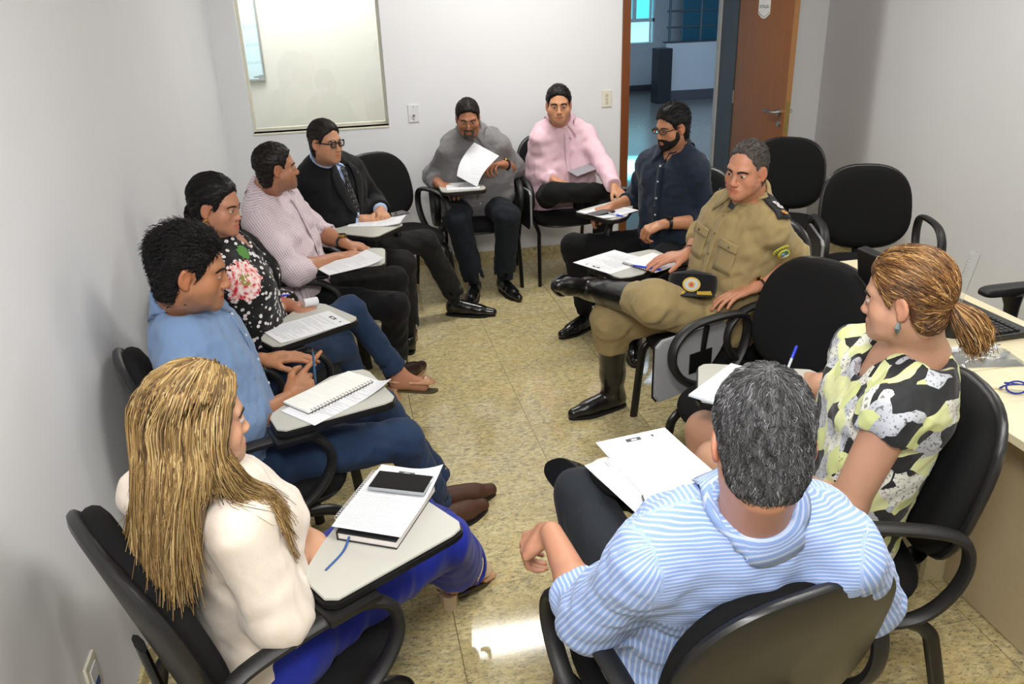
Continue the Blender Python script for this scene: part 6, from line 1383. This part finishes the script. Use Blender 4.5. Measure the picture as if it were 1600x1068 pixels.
# floral woman
sheet_obj('document', 'printed page on the board of the woman in the floral top', 'paper', -.205, 2.862, T0, rad(-62), pm[0], .17, .275, curl=.003)
pen('blue pen held by the woman in the floral top', (-.262, 3.112, .762), (-.345, 3.065, .775), BLUEP, BLUEP, .004)
o = MB().tube([(-.215, 3.05, .742), (-.165, 3.075, .738)], [.017, .017], 14).obj('tissue_roll', white_m, None, True); tag(o, 'small white roll in the lap of the woman in the floral top', 'roll')
# striped man
sheet_obj('document', 'slightly curled stack of pages on the board of the man in the checked shirt', 'paper', -.035, 3.575, T0, rad(-65), pm[1], .17, .27, t=.003, header=False, curl_edge=.02)
# suit man
sheet_obj('document', 'white pages on the board of the man in the dark suit', 'paper', .130, 4.275, T0, rad(-105), pm[1], .17, .28, t=.003, header=False, curl_edge=.015)
phone('grey phone lying beyond the hands of the man in the suit', .235, 4.395, T0, rad(-60), .070, .14, case=plain('phone_grey', srgb('#55575b'), .3))
# grey man: pages lying and one page lifted in the hand
sheet_obj('document', 'pages lying on the board of the man in grey', 'paper', .690, 4.965, T0, rad(-95), pm[1], .19, .20, t=.006, header=False)
g = []; 
A_, B_ = A3((.705, 4.905, .728)), A3((.930, 5.035, .86))
for i in range(11):
    t = i/10; base = A3((.770, 4.895, .7265))*(1-t)+A3((.935, 5.015, .880))*t+A3((-.035, -.02, 0))*math.sin(PI*t)*.8; wd = A3((-.145, .045, .085))*(.80+.2*t)
    g.append([base+wd*s+A3((0, -.02, 0))*math.sin(PI*s)*.3 for s in np.linspace(0, 1, 7)])
g = np.array(g); n_ = np.cross(np.gradient(g, axis=0), np.gradient(g, axis=1)); n_ /= np.linalg.norm(n_, axis=2, keepdims=True); V, F = sheet(g, n_, .0008)
e = empty('lifted_page', (.82, 4.95, .73), 0, 'curved page being lifted by the man in grey', 'paper'); V = np.array(V)-A3((.82, 4.95, .73)); MB().quadmesh([tuple(v) for v in V], F).obj('page', paper_mat('page_back', 9, dens=.15, base='#e3e4ea'), e)
# pink man: folder in the lap
sheet_obj('document', 'grey folded page lying on the thigh of the man in pink', 'paper', 1.49, 5.085, .745, rad(-75), plain('grey_folder', srgb('#8f8f95'), .6), .15, .17, t=.003, header=False).rotation_euler = (rad(12), rad(6), rad(-75))
# navy man
sheet_obj('document', 'white pages under the phone on the board of the man in navy', 'paper', 1.335, 4.085, T0, rad(118), pm[1], .20, .27, t=.003, header=False, curl_edge=.01)
phone('black phone under the fingers of the man in navy', 1.285, 4.05, T0+.004, rad(152), .072, .15).rotation_euler = (0, 0, rad(28+90))
pen('blue pen beside the phone of the man in navy', (1.318, 4.045, T0+.009), (1.372, 3.94, T0+.010), CLEARP, BLUEP, .0045)
# officer
sheet_obj('document', 'printed page lying at the far edge of the board of the officer', 'paper', 1.092, 3.262, T0, rad(118), pm[3], .225, .26)
notebook('open spiral notebook with white page on the board of the officer', 1.254, 3.185, T0+.002, rad(-62), .20, .19, .005, COVB, WHT, side=-1, rings=18).rotation_euler = (0, 0, rad(28))
pen('blue ballpoint pen lying on the rings of the notebook of the officer', (1.135, 3.150, T0+.015), (1.235, 3.053, T0+.015), BLUEP, BLUEP, .0048)
# woman in the dress
notebook('white ruled notepad with pale blue back under the hand writing at right', 1.055, 2.005, T0+.0005, rad(-48), .155, .27, .006, COVT, paper_mat('ruled_page', 12, dens=.10), side=1, rings=18).rotation_euler = (0, 0, rad(-52))
pen('clear ballpoint pen with blue cap held upright by the woman in the dress', (1.215, 2.005, .726), (1.262, 2.032, .815), CLEARP, BLUEP, .0046)
sheet_obj('document', 'white page tucked under the forearm of the woman in the dress', 'paper', 1.335, 1.955, T0, rad(-20), WHT, .07, .13, header=False)
# man in the striped shirt, front
sheet_obj('document', 'printed page lying lower on the front board, partly covered and clipped', 'paper', .640, 1.585, T0, rad(14), pm[3], .21, .285, header=False)
sheet_obj('document', 'large printed page with grey crest on top of the front board', 'paper', .686, 1.655, T0+.0016, rad(8), pm[0], .205, .31, curl=.002)
e = empty('paper_clip', (.560, 1.690, T0+.0012), rad(12), 'small wire paper clip at the corner of the lower front page', 'clip')
MB().tube([(.0, -.012, 0), (0, .012, 0), (.003, .015, 0), (.006, .012, 0), (.006, -.014, 0), (.003, -.017, 0), (-.002, -.014, 0), (-.002, .008, 0)], .0006, 5).obj('clip_wire', STEEL, e)
phone('black framed tablet phone with lit pale screen at the near edge of the front board', .665, 1.475, T0+.002, rad(8), .085, .16, scr=plain('pale_screen', srgb('#dcdccb'), .2)).rotation_euler = (0, 0, rad(82))
# the officer's peaked field cap lying in his lap
ce = empty('field_cap', (1.285, 2.85, .700), rad(63), 'black field cap with gold and silver badge in the lap of the officer', 'cap')
th = np.linspace(0, 2*PI, 33)[:-1]; V = []; F = []
for s_, z in ((1.0, 0), (1.03, .02), (1.03, .05), (.98, .066), (.80, .074), (.4, .077), (0.001, .078)): V += [(.078*s_*math.cos(t), .092*s_*math.sin(t), z-.012*math.cos(t)*(z > .03)) for t in th]
for i in range(6):
    for k in range(32): F.append((i*32+k, i*32+(k+1) % 32, (i+1)*32+(k+1) % 32, (i+1)*32+k))
CAPM = fabric('cap_black', srgb('#121215'), .85, 900, .1, .1, .2); MB().quadmesh(V, F).obj('crown', CAPM, ce, True)
g = np.array([[(-(.070+.062*s)*math.cos(t), (.088+.012*s)*math.sin(t), .006-.022*s+.012*math.cos(t)*s) for s in np.linspace(0, 1, 5)] for t in np.linspace(-1.15, 1.15, 13)]); n_ = np.zeros_like(g); n_[..., 2] = 1; V, F = sheet(g, n_, .003); MB().quadmesh([tuple(v) for v in V], F).obj('visor', CAPM, ce, True)
GOLDT = plain('gold_thread', srgb('#c9a93f'), .5); SILT = plain('silver_thread', srgb('#b9bdc0'), .5); REDT = plain('red_enamel', srgb('#b5402f'), .4)
for sgn in (-1, 1):
    g = np.array([[(-(.085+.030*s)*math.cos(t), (.090+.008*s)*math.sin(t), .0115-.018*s+.010*math.cos(t)*s) for s in np.linspace(0, 1, 4)] for t in np.linspace(sgn*.25, sgn*.95, 8)]); n_ = np.zeros_like(g); n_[..., 2] = 1; V, F = sheet(g, n_, .0015); MB().quadmesh([tuple(v) for v in V], F).obj('visor_laurel', GOLDT, ce, True)
def badge(rx, rz, off, m, nm, par, star=0):
    n2 = 32 if not star else star*2; pts = []
    for k in range(n2):
        t = 2*PI*k/n2+PI/2; f_ = 1 if not star else (1 if k % 2 == 0 else .45); pts.append((f_*rx*math.cos(t), f_*rz*math.sin(t)))
    V = [(-.0815-off+.0*z, y, .038+z) for y, z in pts]+[(-.0815-off-.002, y, .038+z) for y, z in pts]; F = [tuple(range(n2)), tuple(range(2*n2-1, n2-1, -1))]+[(k, (k+1) % n2, n2+(k+1) % n2, n2+k) for k in range(n2)]
    return MB().quadmesh(V, F).obj(nm, m, par)
bd = badge(.034, .028, 0, GOLDT, 'cap_badge', ce); badge(.026, .022, .002, SILT, 'badge_ring', bd); badge(.013, .013, .004, GOLDT, 'badge_disc', bd); badge(.012, .012, .006, REDT, 'badge_star', bd, 5)
ce.rotation_euler = (0, rad(14), rad(63))
